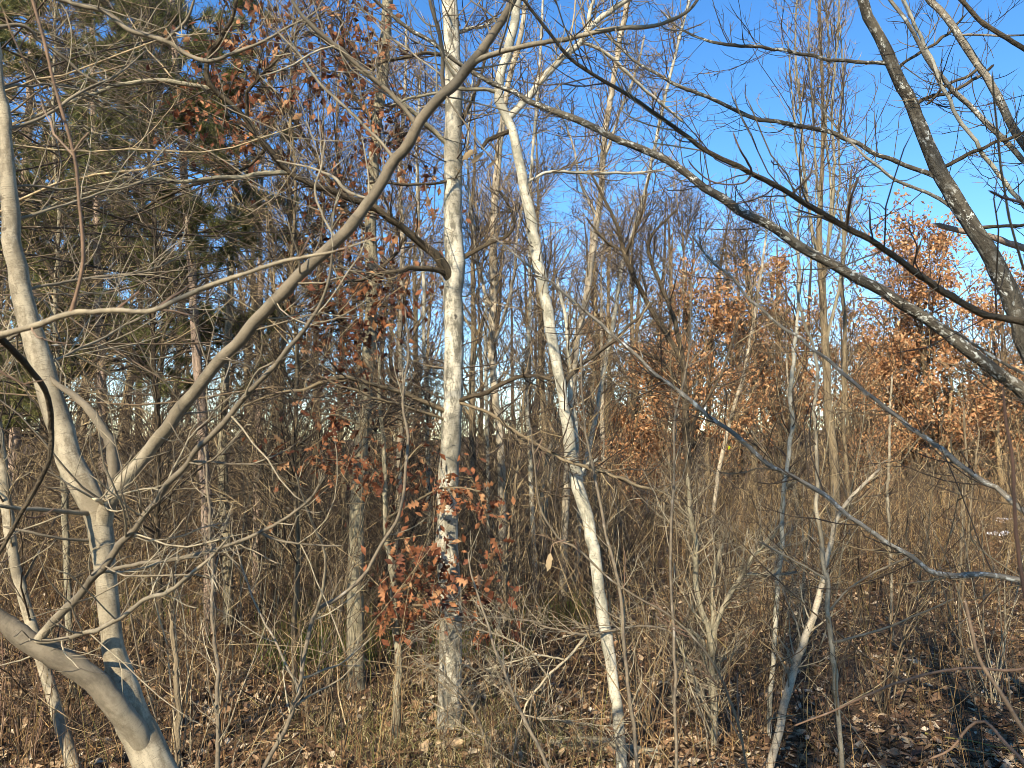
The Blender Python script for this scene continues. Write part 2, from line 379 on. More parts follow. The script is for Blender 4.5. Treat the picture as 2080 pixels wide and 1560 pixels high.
OAKM = [leaf_mesh('oak_leaf_%d' % i, OAKLEAF, i, curl=0.10 + .05 * (i % 3), bend=.15 + .12 * (i % 4)) for i in range(7)]
LITM = [leaf_mesh('fallen_leaf_%d' % i, LITONE, 40 + i, width=.26 + .03 * i, curl=.16, bend=.25) for i in range(4)]

def hang_leaves(tree, pts, size, rng, meshes=OAKM):
    """Single leaves of a tree, each an object of its own."""
    base = Vector(tree.location)
    for p in pts:
        o = bpy.data.objects.new('leaf', meshes[rng.integers(len(meshes))]); COL.objects.link(o); o.parent = tree
        o.location = Vector(p) - base; s = rng.uniform(*size); o.scale = (s, s, s)
        o.rotation_euler = Euler((-math.pi / 2 + rng.normal(0, .75), rng.normal(0, .6), rng.uniform(0, 6.28)))

# ------------------------------------------------------------------ trees
class Tree:
    def __init__(s, name, label, cat, W=None, R=None, mat=None, sides=12, group=None, base=None, seed=None, flare=1.35, ground=True):
        s.rng = np.random.default_rng(seed if seed is not None else sum(map(ord, label)))
        if W is not None and ground: W, R = to_ground(W, R, flare)
        s.base = np.array(base) if base is not None else np.array([W[0][0], W[0][1], gz(W[0][0], W[0][1])])
        s.e = empty(name, s.base, label, cat, group); s.axes = []; s.mat = mat
        s.tw = Batch()
        if W is not None: s.add('trunk', (W, R), mat, sides, young=0.)
    def add(s, part, WR, mat=None, sides=8, label=None, tip=False, young=None):
        W, R = WR
        if s.axes and part != 'trunk': W, R = s.attach(W, R)
        n = max(6, int(np.linalg.norm(np.diff(W, axis=0), axis=1).sum() / max(R.mean() * 2.2, 0.02))); n = min(n, 90); sides = sides if R.mean() > .016 else min(sides, 6)
        W2, R2 = resample(W, R, max(n, len(W)))
        b = Batch(); b.add(W2[None], R2[None], sides, s.rng, young if young is None else np.linspace(0, young, len(W2)))
        o = b.build(part, mat or s.mat, s.e, s.base); s.axes.append((W, R))
        if label: o['label'] = label
        return W, R
    def attach(s, W, R):
        """Starts a branch on the axis of the wood it grows from."""
        Q = np.vstack([a for a, _ in s.axes]); RQ = np.concatenate([b for _, b in s.axes])
        pj = lambda X: np.stack([X[..., 0] / ((X - [0, 0, CAMH]) @ FW), ((X - [0, 0, CAMH]) @ UPV) / ((X - [0, 0, CAMH]) @ FW)], -1)
        dd = np.linalg.norm(pj(Q) - pj(W[0]), axis=1) * FPX; i = np.argmin(dd + np.abs((Q - W[0]) @ FW) * 12)
        if dd[i] > 45: return W, R
        L = np.concatenate([[0], np.cumsum(np.linalg.norm(np.diff(W, axis=0), axis=1))]); L = L / L[-1]
        wt = np.clip(1 - L / .6, 0, 1); wt = wt * wt * (3 - 2 * wt)
        R = R.copy(); k = np.clip(1 - L / .06, 0, 1); R = np.minimum(R, RQ[i] * .9 + 99 * (k < .02)) * (1 + .25 * k)
        return W + (Q[i] - W[0]) * wt[:, None], np.minimum(R, np.where(k > .02, RQ[i] * .95, 9))
    def twigs(s, par=None, n=40, sub=0, L=(.3, .9), subL=(.1, .35), d=6.0, K=6, ang=(25, 65), up=.1, wig=.13, t=(.12, 1), rr=.55, sides=4, sub2=0, rmax=9, pull=(0, 0, 1)):
        par = par if par is not None else s.axes; rt = max(.0015, .00033 * d)
        A = sprout(s.rng, par, n, t, L, ang, K, wig, up, rr, rt * 1.2, pull, rmax); s.tw.add(*A, sides, s.rng); s.t1 = A
        if sub:
            B = sprout(s.rng, A, sub, (.1, 1), subL, (25, 70), 4, .14, up, .6, rt, pull); s.tw.add(*B, 3, s.rng); s.t2 = B
            if sub2: C = sprout(s.rng, B, sub2, (.1, 1), (subL[0] * .5, subL[1] * .55), (25, 75), 2, .12, up, .7, rt * .95, pull); s.tw.add(*C, 3, s.rng); s.t3 = C
    def done(s, mat=TWIG, name='twigs', kind='stuff'):
        if s.tw.n:
            o = s.tw.build(name, mat, s.e, s.base)
            if kind: o['kind'] = kind
        return s

# --- grey forked tree standing in front, left
dA = 2.7
t = Tree('forked_tree', 'smooth grey tree in front, forking low, long branch reaching up to the right', 'tree',
         *line([(345, 1620, 94), (300, 1530, 90), (268, 1450, 84), (243, 1380, 62), (226, 1300, 52), (219, 1220, 50), (210, 1140, 50), (200, 1070, 60), (172, 1000, 64), (136, 905, 60), (102, 805, 57), (70, 690, 52), (42, 575, 47), (20, 440, 41), (8, 300, 31), (-2, 180, 24), (-12, 20, 18), (-20, -180, 12)], dA, 3.1), mat=SMOOTH, sides=20)
A = t
t.add('branch', line([(206, 1085, 44), (226, 1032, 38), (258, 982, 37), (300, 930, 34), (400, 800, 32), (500, 680, 31), (600, 572, 30), (690, 485, 29), (735, 425, 27), (780, 360, 27), (850, 258, 27), (912, 183, 26), (980, 105, 23), (1038, 10, 19), (1075, -70, 15)], dA, 2.3), young=1., sides=16)
t.add('branch', line([(318, 1545, 30), (292, 1500, 50), (258, 1448, 58), (214, 1398, 57), (170, 1360, 56), (110, 1322, 57), (45, 1290, 50), (0, 1265, 45), (-70, 1215, 36), (-160, 1120, 24)], dA, 2.5), young=1., sides=16)
t.add('branch', line([(226, 1020, 26), (238, 985, 30), (241, 940, 29), (222, 885, 25), (185, 835, 22), (150, 803, 19), (112, 776, 13), (60, 720, 7)], dA + .02, 2.9), sides=10)
t.add('branch', line([(80, 1290, 22), (118, 1247, 23), (178, 1183, 20), (235, 1122, 18), (296, 1042, 15), (332, 988, 17), (372, 942, 14), (414, 900, 14), (461, 850, 15), (525, 772, 13), (579, 718, 12), (639, 644, 10), (668, 572, 8), (676, 500, 6)], 2.5, 2.0, wob=.12), young=3., sides=10)
t.add('branch', line([(60, 1303, 14), (114, 1301, 13), (195, 1284, 12), (235, 1260, 12), (296, 1217, 11), (353, 1193, 12), (387, 1170, 9), (420, 1143, 8), (470, 1085, 5)], 2.45, 2.1, wob=.1))
t.add('branch', line([(236, 1168, 18), (262, 1156, 12), (303, 1143, 11), (387, 1134, 12), (454, 1112, 10), (532, 1079, 9), (572, 1059, 8), (625, 1020, 7), (662, 965, 5)], dA, 2.3, wob=.1))
t.add('branch', line([(530, 1080, 8), (570, 1098, 6), (625, 1107, 5), (700, 1108, 4)], 2.42, 2.5))
t.add('branch', line([(160, 1052, 16), (110, 1043, 13), (50, 1034, 12), (0, 1025, 10), (-50, 1018, 8)], dA, 2.4))
t.add('branch', line([(170, 1094, 12), (120, 1095, 8), (60, 1080, 7), (0, 1068, 6)], dA, 2.6))
t.add('branch', line([(910, 190, 10), (905, 120, 11), (888, 50, 10), (868, -20, 9)], 2.42, 2.3))
t.add('branch', line([(965, 130, 16), (1000, 112, 13), (1090, 88, 12), (1180, 72, 12), (1290, 60, 11), (1350, 48, 9), (1400, 20, 8), (1430, -20, 6)], 2.4, 2.2, wob=.12))
t.add('branch', line([(852, 262, 12), (800, 205, 11), (745, 150, 11), (690, 98, 12), (640, 60, 11), (600, 10, 9), (580, -30, 7)], 2.45, 2.3, wob=.1))
t.add('branch', line([(790, 322, 9), (760, 285, 8), (715, 235, 8), (660, 180, 7), (610, 115, 6), (560, 60, 5)], 2.5, 2.7, wob=.1))
t.add('branch', line([(690, 488, 7), (660, 440, 6), (640, 385, 6), (655, 330, 5), (660, 280, 4)], 2.5, 2.6, wob=.1))
t.add('branch', line([(755, 405, 6), (705, 385, 9), (680, 360, 8), (630, 340, 6), (560, 325, 5)], 2.5, 2.8))
t.add('branch', line([(-22, -120, 14), (40, -45, 14), (124, 0, 13), (215, 27, 13), (286, 67, 13), (333, 84, 12), (387, 111, 11), (437, 124, 10), (505, 98, 8), (572, 64, 6), (622, 37, 5), (660, 10, 4)], 3.1, 3.0, wob=.12))
t.add('branch', line([(333, 84, 9), (355, 62, 8), (380, 38, 7), (393, 5, 6), (398, -30, 5)], 3.05, 3.0))
t.add('branch', line([(-8, 60, 10), (50, 55, 9), (95, 90, 8), (140, 125, 7), (190, 165, 6), (245, 175, 5)], 3.1, 3.3, wob=.15))
for q in ([(20, 452, 9), (60, 443, 8), (130, 420, 7), (190, 395, 6), (260, 378, 5), (330, 350, 4)], [(10, 255, 9), (70, 235, 8), (125, 210, 7), (180, 178, 6), (240, 150, 5), (300, 100, 4)],
          [(45, 590, 9), (110, 572, 8), (190, 562, 8), (260, 555, 7), (310, 545, 5), (370, 520, 4)], [(14, 380, 8), (60, 378, 6), (120, 385, 6), (180, 380, 5), (250, 392, 4)],
          [(75, 745, 9), (130, 725, 7), (200, 690, 6), (265, 655, 5), (340, 620, 4)], [(62, 660, 8), (20, 690, 8), (-30, 705, 7)], [(5, 175, 8), (60, 170, 6), (110, 172, 6), (160, 182, 5)]):
    t.add('branch', line(q, 2.95, 3.4, wob=.25))
t.add('branch_stub', line([(214, 1020, 12), (200, 1014, 11), (186, 1012, 10)], 2.66, 2.6), CUT, 8, 'pale broken stub at the fork', True)
t.twigs(t.axes[1:19], 150, 320, (.12, .7), (.05, .25), 2.6, 7, (30, 80), .07, .16, rr=.45, rmax=.0042)
t.twigs(t.axes[19:], 90, 220, (.25, .8), (.08, .3), 3, 7, (20, 60), .06, .14, rr=.6, rmax=.005)
t.done(TWIGP)

# --- out-of-focus branches from trees just outside the frame
def outside(name, label, cat, trunk, mat, sides=10, seed=None):
    return Tree(name, label, cat, *trunk, mat=mat, sides=sides, seed=seed)
t = outside('near_sapling', 'thin tan branch out of focus, crossing in front of the grey forked tree', 'sapling',
            line([(-210, 1500, 40), (-215, 1100, 36), (-225, 700, 32), (-240, 300, 26), (-250, -150, 20)], 1.5, 1.5), TWIGP)
t.add('branch', line([(-220, 735, 22), (-100, 705, 19), (-20, 690, 17), (60, 668, 16), (140, 642, 15), (240, 630, 13), (310, 625, 13), (400, 592, 12), (500, 555, 11), (600, 525, 9), (680, 510, 6), (780, 478, 3)], 1.45, 1.25, wob=.06), TWIGP)
t.add('branch', line([(140, 640, 9), (158, 575, 9), (165, 520, 9), (160, 420, 8), (148, 310, 8), (112, 180, 8), (82, 60, 8), (60, -20, 7)], 1.40, 1.3, wob=.1), TWIGR)
t.add('branch', line([(148, 315, 5), (165, 285, 5), (182, 268, 5)], 1.36, 1.33, wob=.1), TWIGR, tip=True)
t.add('branch', line([(-220, 560, 16), (-100, 610, 15), (-30, 660, 15), (0, 688, 15), (40, 730, 14), (88, 795, 14), (102, 850, 13), (96, 930, 12), (66, 1005, 11), (22, 1085, 10), (-20, 1150, 8)], 1.9, 2.1, wob=.08), DARK)
t.add('branch', line([(235, 630, 6), (262, 610, 5), (285, 590, 4)], 1.37, 1.35), TWIGR, tip=True)
t.twigs(t.axes[1:], 10, 8, (.1, .3), (.05, .12), 1.4, rr=.4, rmax=.0025); t.done(TWIGR)

t = outside('near_maple', 'long out-of-focus grey branch sloping down to the right in front of the leaning trunk', 'tree',
            line([(2420, 1700, 120), (2400, 1250, 110), (2390, 800, 95), (2400, 300, 80), (2410, -200, 60)], 2.4, 2.4), BROWN, 14)
t.add('branch', line([(2390, 740, 40), (2250, 690, 28), (2150, 660, 22), (2080, 641, 19), (2036, 631, 18), (1986, 618, 18), (1935, 591, 17), (1885, 560, 17), (1834, 527, 16), (1767, 485, 15), (1716, 458, 15), (1649, 417, 14), (1599, 387, 13), (1521, 350, 13), (1447, 310, 12), (1388, 272, 11), (1329, 229, 10), (1279, 192, 10), (1228, 162, 9), (1161, 118, 9), (1127, 81, 8), (1094, 40, 8), (1060, -5, 7), (1030, -50, 6)], 2.3, 1.9, wob=.08), DARK)
t.add('branch', line([(2400, 1330, 30), (2250, 1185, 20), (2150, 1100, 14), (2080, 1045, 13), (2019, 998, 13), (1952, 944, 14), (1918, 917, 14), (1868, 883, 12), (1828, 853, 12), (1797, 826, 11), (1750, 789, 10), (1716, 762, 10), (1666, 719, 9), (1616, 681, 8), (1565, 644, 8), (1515, 601, 7), (1481, 560, 7), (1440, 525, 6), (1400, 470, 5)], 2.6, 3.2, wob=.1), PALELICH)
t.add('branch', line([(2400, 1400, 30), (2280, 1290, 20), (2160, 1215, 15), (2063, 1183, 14), (2003, 1176, 14), (1935, 1173, 13), (1885, 1149, 13), (1834, 1116, 12), (1767, 1072, 12), (1710, 1036, 12), (1666, 1001, 12), (1616, 974, 11), (1565, 944, 12), (1498, 893, 12), (1434, 840, 12), (1385, 800, 11), (1312, 742, 9), (1245, 681, 9), (1178, 621, 8), (1111, 570, 7), (1060, 527, 6), (1000, 480, 4)], 2.7, 3.0, wob=.08), PALELICH)
t.add('branch', line([(1714, 458, 7), (1720, 430, 7), (1728, 400, 7), (1746, 355, 7)], 2.02, 1.95), TWIGR, tip=True)
t.add('branch', line([(1605, 388, 6), (1628, 372, 6), (1645, 355, 5), (1655, 320, 4)], 2.0, 2.0), TWIGR)
t.add('branch', line([(1521, 349, 5), (1515, 330, 6), (1500, 298, 5), (1488, 265, 4)], 1.97, 1.95), TWIGR, tip=True)
t.add('branch', line([(1521, 352, 6), (1500, 372, 5), (1450, 370, 4), (1410, 340, 4), (1396, 320, 3)], 1.97, 1.95), TWIGR)
t.add('branch', line([(2250, 700, 9), (2140, 620, 8), (2085, 560, 7), (2062, 490, 6), (2045, 400, 6), (2030, 300, 6), (2022, 230, 5), (2015, 140, 4)], 2.1, 1.6), TWIGP)
t.add('branch', line([(2260, 520, 9), (2140, 440, 8), (2080, 412, 8), (2040, 402, 7), (2006, 386, 6)], 1.8, 1.5), TWIGR, tip=True)
t.add('branch', line([(2395, 230, 22), (2200, 170, 14), (2080, 104, 12), (2002, 47, 11), (1949, 0, 10), (1900, -50, 8)], 2.3, 2.5), DARK)
t.add('branch', line([(2400, 960, 18), (2250, 850, 14), (2120, 780, 10), (2036, 740, 8), (1960, 688, 7), (1900, 652, 6)], 2.5, 2.9, wob=.1), LICHEN)
t.twigs(t.axes[1:4], 120, 200, (.12, .6), (.06, .25), 2.8, 6, (30, 75), .08, rr=.4, rmax=.003); t.done(TWIG)

t = outside('bramble', 'reddish near cane rising out of focus at the lower right edge', 'bramble',
            line([(2160, 1900, 14), (2130, 1600, 12), (2090, 1250, 11), (2073, 1153, 10), (2061, 1045, 9), (2056, 941, 8), (2043, 857, 7), (2036, 776, 5)], 1.35, 1.25), TWIGR, 8)
t.add('cane', line([(2200, 1680, 13), (2080, 1482, 11), (2030, 1405, 10), (1992, 1348, 9), (1972, 1281, 8), (1959, 1213, 6)], 1.35, 1.3, wob=.08), TWIGR, tip=True)
t.add('cane', line([(2150, 1350, 8), (2080, 1358, 7), (2043, 1361, 7), (1986, 1356, 7), (1918, 1361, 7), (1834, 1382, 7), (1760, 1415, 6), (1683, 1449, 5), (1609, 1476, 4)], 1.8, 2.2, wob=.12), TWIGR)
t.add('cane', line([(2180, 1600, 10), (2060, 1510, 8), (1990, 1460, 7), (1930, 1520, 6), (1880, 1545, 5)], 1.6, 1.7, wob=.1), TWIGR)
t.done(TWIGR)

# --- trees outside the left edge whose limbs reach in
t = outside('reaching_tree', 'web of thin limbs reaching in from beyond the upper left edge', 'tree', line([(-330, 1650, 60), (-330, 1200, 54), (-320, 800, 46), (-330, 400, 40), (-320, 0, 30), (-330, -400, 20)], 4.6, 4.8), FURROW, 12)
t.tw.add(*(B1 := sprout(t.rng, t.axes, 46, (.42, .95), (1.6, 3.6), (55, 105), 14, .10, .06, .3, .0045, (1, .15, .1), .012, .2)), 6, t.rng)
t.tw.add(*(C1 := sprout(t.rng, B1, 330, (.15, 1), (.4, 1.3), (25, 65), 8, .12, .04, .6, .0022)), 4, t.rng)
t.tw.add(*(D1 := sprout(t.rng, C1, 900, (.1, 1), (.12, .45), (25, 70), 4, .14, .06, .6, .0016)), 3, t.rng); t.done(TWIG)
t = outside('reaching_tree', 'dark thin limbs crossing the top left behind the curved pale branch', 'tree', line([(-120, 1500, 34), (-125, 1200, 32), (-118, 800, 28), (-128, 400, 24), (-120, 0, 19), (-128, -400, 12)], 5.6, 5.8), DARK, 12)
t.tw.add(*(B1 := sprout(t.rng, t.axes, 40, (.40, .95), (1.5, 3.4), (50, 100), 14, .10, .05, .3, .0045, (1, .15, 0), .011, .2)), 6, t.rng)
t.tw.add(*(C1 := sprout(t.rng, B1, 300, (.15, 1), (.4, 1.3), (25, 65), 8, .12, .03, .6, .0022)), 4, t.rng)
t.tw.add(*(D1 := sprout(t.rng, C1, 900, (.1, 1), (.12, .45), (25, 70), 4, .14, .06, .6, .0016)), 3, t.rng); t.done(TWIGD)

# --- pale aspen in the middle
d = gd(914, 1490)
t = Tree('aspen_tree', 'tall straight pale aspen in the middle with dark bark scars', 'tree',
         *line([(914, 1490, 71), (914, 1440, 63), (914, 1380, 59), (915, 1284, 55), (912, 1200, 56), (908, 1120, 55), (908, 1060, 53), (910, 980, 51), (917, 877, 51), (919, 830, 47), (921, 760, 47), (922, 680, 48), (921, 600, 48), (924, 540, 52), (923, 490, 48), (920, 400, 45), (921, 260, 45), (920, 130, 41), (913, 0, 38), (905, -200, 31), (900, -420, 21)], d, d + .5), mat=BLOTCH, sides=22, flare=1.25)
E = t
t.add('branch', line([(922, 580, 24), (905, 548, 30), (884, 520, 24), (860, 498, 20), (800, 450, 18), (740, 412, 17), (660, 385, 16), (605, 362, 15), (575, 338, 15), (540, 298, 15), (500, 245, 14), (462, 205, 13), (434, 180, 15), (420, 150, 13), (430, 100, 12), (468, 45, 10), (482, -10, 9)], d, d - 1.4, wob=.1), DARK, 12, 'dark crooked bough')
t.add('branch', line([(436, 182, 11), (404, 172, 12), (320, 160, 12), (236, 175, 10), (175, 195, 8), (100, 225, 7), (20, 252, 6), (-40, 270, 5)], d - 1.2, d - 1.6, wob=.12), FURROW)
t.add('branch', line([(585, 350, 13), (540, 352, 13), (488, 360, 13), (421, 365, 11), (360, 366, 9), (303, 367, 8), (230, 380, 7), (168, 394, 6), (44, 444, 5)], d - .9, d - 1.5, wob=.12), FURROW)
t.add('branch', line([(540, 300, 9), (505, 335, 7), (440, 360, 8), (400, 375, 8), (330, 400, 7), (260, 450, 6), (215, 500, 5)], d - 1, d - .6, wob=.15), DARK)
t.add('branch', line([(498, 248, 8), (500, 200, 9), (530, 150, 8), (580, 100, 7), (605, 60, 6), (660, 25, 5)], d - 1.1, d - 1.2, wob=.12), DARK)
t.add('branch', line([(906, 565, 20), (890, 552, 16), (850, 545, 14), (800, 550, 12), (755, 562, 9), (690, 575, 6)], d, d - .6), DARK)
t.add('branch', line([(908, 312, 18), (890, 295, 14), (851, 256, 13), (808, 209, 12), (774, 175, 11), (724, 135, 10), (690, 104, 9), (640, 70, 7), (600, 10, 6)], d + .2, d - .4, wob=.08), FURROW, 8)
t.add('branch', line([(925, 300, 14), (935, 262, 11), (952, 225, 9), (968, 180, 8), (985, 120, 7), (1000, 50, 5)], d + .2, d + .6), DARK)
t.add('branch', line([(930, 545, 18), (962, 520, 13), (1000, 495, 10), (1030, 480, 9), (1046, 450, 8), (1030, 410, 7), (1012, 385, 6)], d, d + .4, wob=.12), DARK)
t.add('branch', line([(925, 78, 10), (960, 58, 9), (985, 55, 8), (1010, 30, 6)], d + .3, d + .8), ASPEN)
t.add('branch', line([(905, 118, 10), (870, 115, 9), (820, 117, 9), (770, 130, 8), (745, 150, 6)], d + .3, d), DARK)
t.add('branch', line([(903, 365, 8), (860, 375, 7), (800, 372, 6), (740, 372, 5)], d + .2, d - .3), DARK)
t.add('branch', line([(930, 830, 12), (985, 805, 12), (1040, 770, 12), (1090, 765, 9), (1130, 775, 7)], d, d - .5, wob=.2), DARK)
t.add('branch', line([(906, 835, 12), (860, 815, 13), (800, 790, 12), (740, 775, 12), (690, 765, 12), (620, 790, 9), (560, 800, 7), (480, 830, 5)], d, d - .8, wob=.2), BROWN)
t.add('branch', line([(908, 870, 9), (870, 850, 8), (820, 830, 8), (770, 810, 7), (700, 785, 7), (640, 760, 5)], d, d - .6, wob=.2), BROWN)
t.add('branch', line([(930, 830, 9), (990, 850, 9), (1060, 890, 9), (1120, 920, 9), (1180, 945, 10), (1240, 965, 10), (1310, 990, 8), (1360, 1000, 6)], d - .2, d - 1.5, wob=.2), BROWN)
t.twigs(t.axes[1:], 460, 1500, (.3, 1.2), (.1, .5), 6.5, 7, (25, 70), .05, .14, rr=.5, sub2=2600, rmax=.008)
t.twigs(t.axes[:1], 60, 260, (.5, 1.4), (.2, .6), 7, 7, (60, 90), .1, .13, (.35, .95), rr=.15, sub2=300, rmax=.01)
t.done(TWIGD)

# --- leaning aspen right of it
d = 6.4
t = Tree('aspen_tree', 'leaning pale aspen with a knot, right of the straight one', 'tree',
         *line([(1264, 1600, 28), (1260, 1500, 28), (1246, 1390, 28), (1236, 1310, 30), (1226, 1260, 30), (1217, 1200, 30), (1208, 1130, 30), (1195, 1062, 30), (1182, 1015, 33), (1172, 975, 33), (1160, 925, 32), (1152, 870, 30), (1146, 832, 26), (1141, 802, 23), (1136, 765, 27), (1122, 690, 28), (1109, 615, 28), (1094, 540, 27), (1088, 505, 28), (1080, 454, 28), (1067, 387, 25), (1053, 320, 24), (1042, 272, 22), (1026, 232, 23), (1014, 195, 23), (1018, 145, 22), (1034, 90, 23), (1047, 25, 22), (1055, -60, 20), (1065, -220, 15)], d, d + 1.0), mat=ASPEN, sides=18)
FL = t
dt = d + .85
t.add('branch', line([(1030, 248, 18), (1055, 222, 18), (1077, 198, 18), (1110, 155, 17), (1144, 118, 16), (1178, 84, 15), (1211, 44, 14), (1255, 13, 13), (1295, -15, 12)], dt, dt + .6), sides=10)
t.add('branch', line([(1150, 112, 12), (1185, 75, 11), (1197, 30, 10), (1212, -20, 9)], dt + .3, dt + .5))
t.add('branch', line([(1180, 85, 9), (1210, 95, 9), (1250, 125, 9), (1290, 165, 8), (1330, 200, 7), (1390, 250, 6)], dt + .4, dt + .9, wob=.1))
t.add('branch', line([(1030, 262, 12), (1010, 275, 12), (990, 285, 11), (978, 305, 8)], dt, dt - .2, wob=.2), DARK)
t.add('branch', line([(1010, 192, 9), (980, 183, 9), (930, 182, 9), (890, 188, 8), (840, 200, 7), (790, 215, 5)], dt, dt - .5, wob=.1), FURROW)
t.add('branch', line([(1075, 375, 9), (1095, 360, 8), (1120, 350, 8), (1180, 350, 8), (1260, 352, 7), (1350, 346, 5)], dt - .1, dt + .5), ASPEN)
t.add('branch', line([(1142, 808, 12), (1155, 778, 10), (1190, 740, 10), (1240, 700, 9), (1290, 650, 8), (1330, 610, 6)], d + .35, d + 1), DARK)
t.add('branch', line([(1170, 980, 10), (1190, 950, 9), (1215, 930, 7)], d + .3, d + .5))
t.add('branch', line([(1183, 1040, 14), (1168, 960, 14), (1166, 880, 15), (1160, 820, 14), (1158, 760, 12), (1150, 660, 9), (1130, 560, 7)], d + .4, d + .9), ASPEN)
t.twigs(t.axes[1:], 160, 480, (.3, 1.1), (.1, .5), 7, 7, (25, 70), .1, rr=.5, sub2=800, rmax=.008)
t.twigs(t.axes[:1], 45, 150, (.3, 1.1), (.1, .4), 6.5, 6, (60, 90), .1, t=(.3, .95), rr=.15, sub2=150, rmax=.008); t.done(TWIG)

# --- leaning trees on the right
d = 4.2
t = Tree('leaning_maple', 'dark leaning trunk with white lichen patches at the upper right edge', 'tree',
         *line([(2330, 1450, 62), (2270, 1180, 58), (2180, 920, 54), (2085, 690, 50), (2063, 631, 47), (2046, 587, 45), (2030, 554, 44), (2010, 522, 42), (1982, 478, 40), (1959, 437, 38), (1939, 397, 38), (1912, 353, 37), (1885, 293, 34), (1865, 242, 32), (1851, 209, 31), (1821, 158, 29), (1801, 104, 28), (1767, 40, 25), (1750, -5, 24), (1715, -120, 20), (1690, -260, 14)], d, d + .6), mat=LICHEN, sides=18)
I = t
t.add('branch', line([(2240, 1060, 40), (2170, 900, 36), (2120, 825, 34), (2080, 782, 34), (2036, 750, 33), (1996, 718, 32), (1935, 671, 30), (1885, 634, 29), (1817, 601, 27), (1767, 570, 26), (1716, 543, 25), (1683, 522, 25), (1632, 500, 24), (1548, 447, 23), (1498, 420, 22), (1430, 380, 20), (1383, 346, 19), (1329, 313, 18), (1262, 286, 17), (1211, 259, 17), (1110, 222, 15), (1077, 205, 14), (993, 165, 12), (942, 135, 11), (858, 74, 10), (791, 24, 9), (757, -5, 8), (700, -60, 6)], d, d + .3, wob=.06), sides=12, label='long dark limb crossing the whole frame')
t.add('branch', line([(1917, 362, 16), (1890, 352, 12), (1834, 333, 11), (1767, 303, 11), (1716, 279, 11), (1649, 259, 11), (1582, 246, 10), (1515, 232, 10), (1447, 202, 9), (1385, 178, 9), (1329, 148, 8), (1279, 114, 7), (1245, 84, 6), (1200, 40, 5)], d + .3, d + .9, wob=.08))
t.add('branch', line([(1818, 130, 12), (1780, 128, 9), (1716, 126, 9), (1666, 119, 9), (1568, 99, 8), (1481, 91, 8), (1430, 82, 6), (1380, 57, 5), (1340, 20, 4)], d + .4, d + .9, wob=.08))
t.add('branch', line([(1965, 455, 11), (1930, 427, 9), (1902, 407, 9), (1860, 388, 8), (1817, 367, 8), (1767, 326, 7), (1723, 286, 6), (1683, 242, 6), (1660, 205, 5)], d + .2, d + .6, wob=.1), PALELICH)
t.add('branch', line([(1985, 470, 9), (2040, 462, 9), (2085, 455, 8), (2140, 430, 6)], d + .2, d + .1), DARK)
t.add('branch', line([(1915, 345, 10), (1970, 316, 10), (2020, 290, 9), (2085, 268, 8), (2140, 240, 6)], d + .35, d + .2, wob=.1), DARK)
t.add('branch', line([(1855, 215, 10), (1890, 195, 9), (1930, 185, 9), (1985, 160, 8), (2020, 130, 6)], d + .4, d + .7, wob=.1), DARK)
t.add('branch', line([(1830, 130, 9), (1850, 112, 8), (1885, 95, 8), (1930, 65, 7), (1960, 30, 5)], d + .45, d + .7, wob=.1), DARK)
t.twigs(t.axes[1:], 240, 560, (.2, .9), (.08, .35), 4.5, 7, (30, 80), .16, .12, rr=.4, sub2=600, rmax=.0035)
t.done(TWIGD)
t = Tree('leaning_maple', 'second slimmer leaning lichen-spotted trunk at the top right corner', 'tree',
         *line([(2560, 1350, 34), (2380, 950, 30), (2200, 530, 24), (2130, 385, 22), (2085, 303, 20), (2067, 269, 20), (2043, 229, 19), (2019, 188, 19), (1992, 141, 18), (1969, 104, 18), (1945, 67, 17), (1918, 30, 17), (1892, -3, 16), (1850, -70, 13), (1800, -160, 9)], 4.4, 4.8), mat=PALELICH, sides=12)
t.add('branch', line([(2400, 1000, 24), (2200, 470, 17), (2110, 355, 15), (2080, 326, 14), (2036, 286, 14), (2002, 256, 14), (1969, 219, 13), (1935, 182, 13), (1898, 138, 12), (1868, 87, 11), (1841, 50, 10), (1807, 0, 9), (1770, -60, 7)], 4.4, 4.6, wob=.08))
t.add('branch', line([(2300, 740, 18), (2150, 520, 12), (2080, 424, 11), (2040, 370, 11), (2009, 326, 11), (1976, 279, 10), (1945, 235, 10), (1918, 182, 10), (1898, 138, 10), (1868, 70, 9), (1834, -5, 8), (1800, -90, 6)], 4.4, 4.62, wob=.08), ASPEN)
t.add('branch', line([(1990, 138, 9), (1960, 160, 8), (1920, 175, 8), (1880, 215, 6)], 4.5, 4.6, wob=.1), DARK)
t.add('branch', line([(1950, 72, 6), (1990, 70, 6), (2040, 72, 5), (2090, 70, 4)], 4.6, 4.4, wob=.1))
t.twigs(t.axes[1:], 90, 200, (.2, .7), (.08, .3), 4.6, 7, (30, 80), .16, rr=.35, sub2=160, rmax=.0035); t.done(TWIGD)
t = Tree('dead_branch', 'broken brown dead branch sticking in behind the leaning lichen trunk', 'dead branch', *line([(2330, 600, 26), (2180, 540, 20), (2080, 508, 17), (2019, 481, 15), (1952, 468, 14), (1891, 454, 12)], 4.9, 4.75), mat=PINEB, sides=9, ground=False)
t.add('trunk', to_ground(*line([(2340, 1200, 50), (2335, 900, 46), (2332, 600, 40), (2330, 420, 30)], 4.9, 4.9)), BROWN)

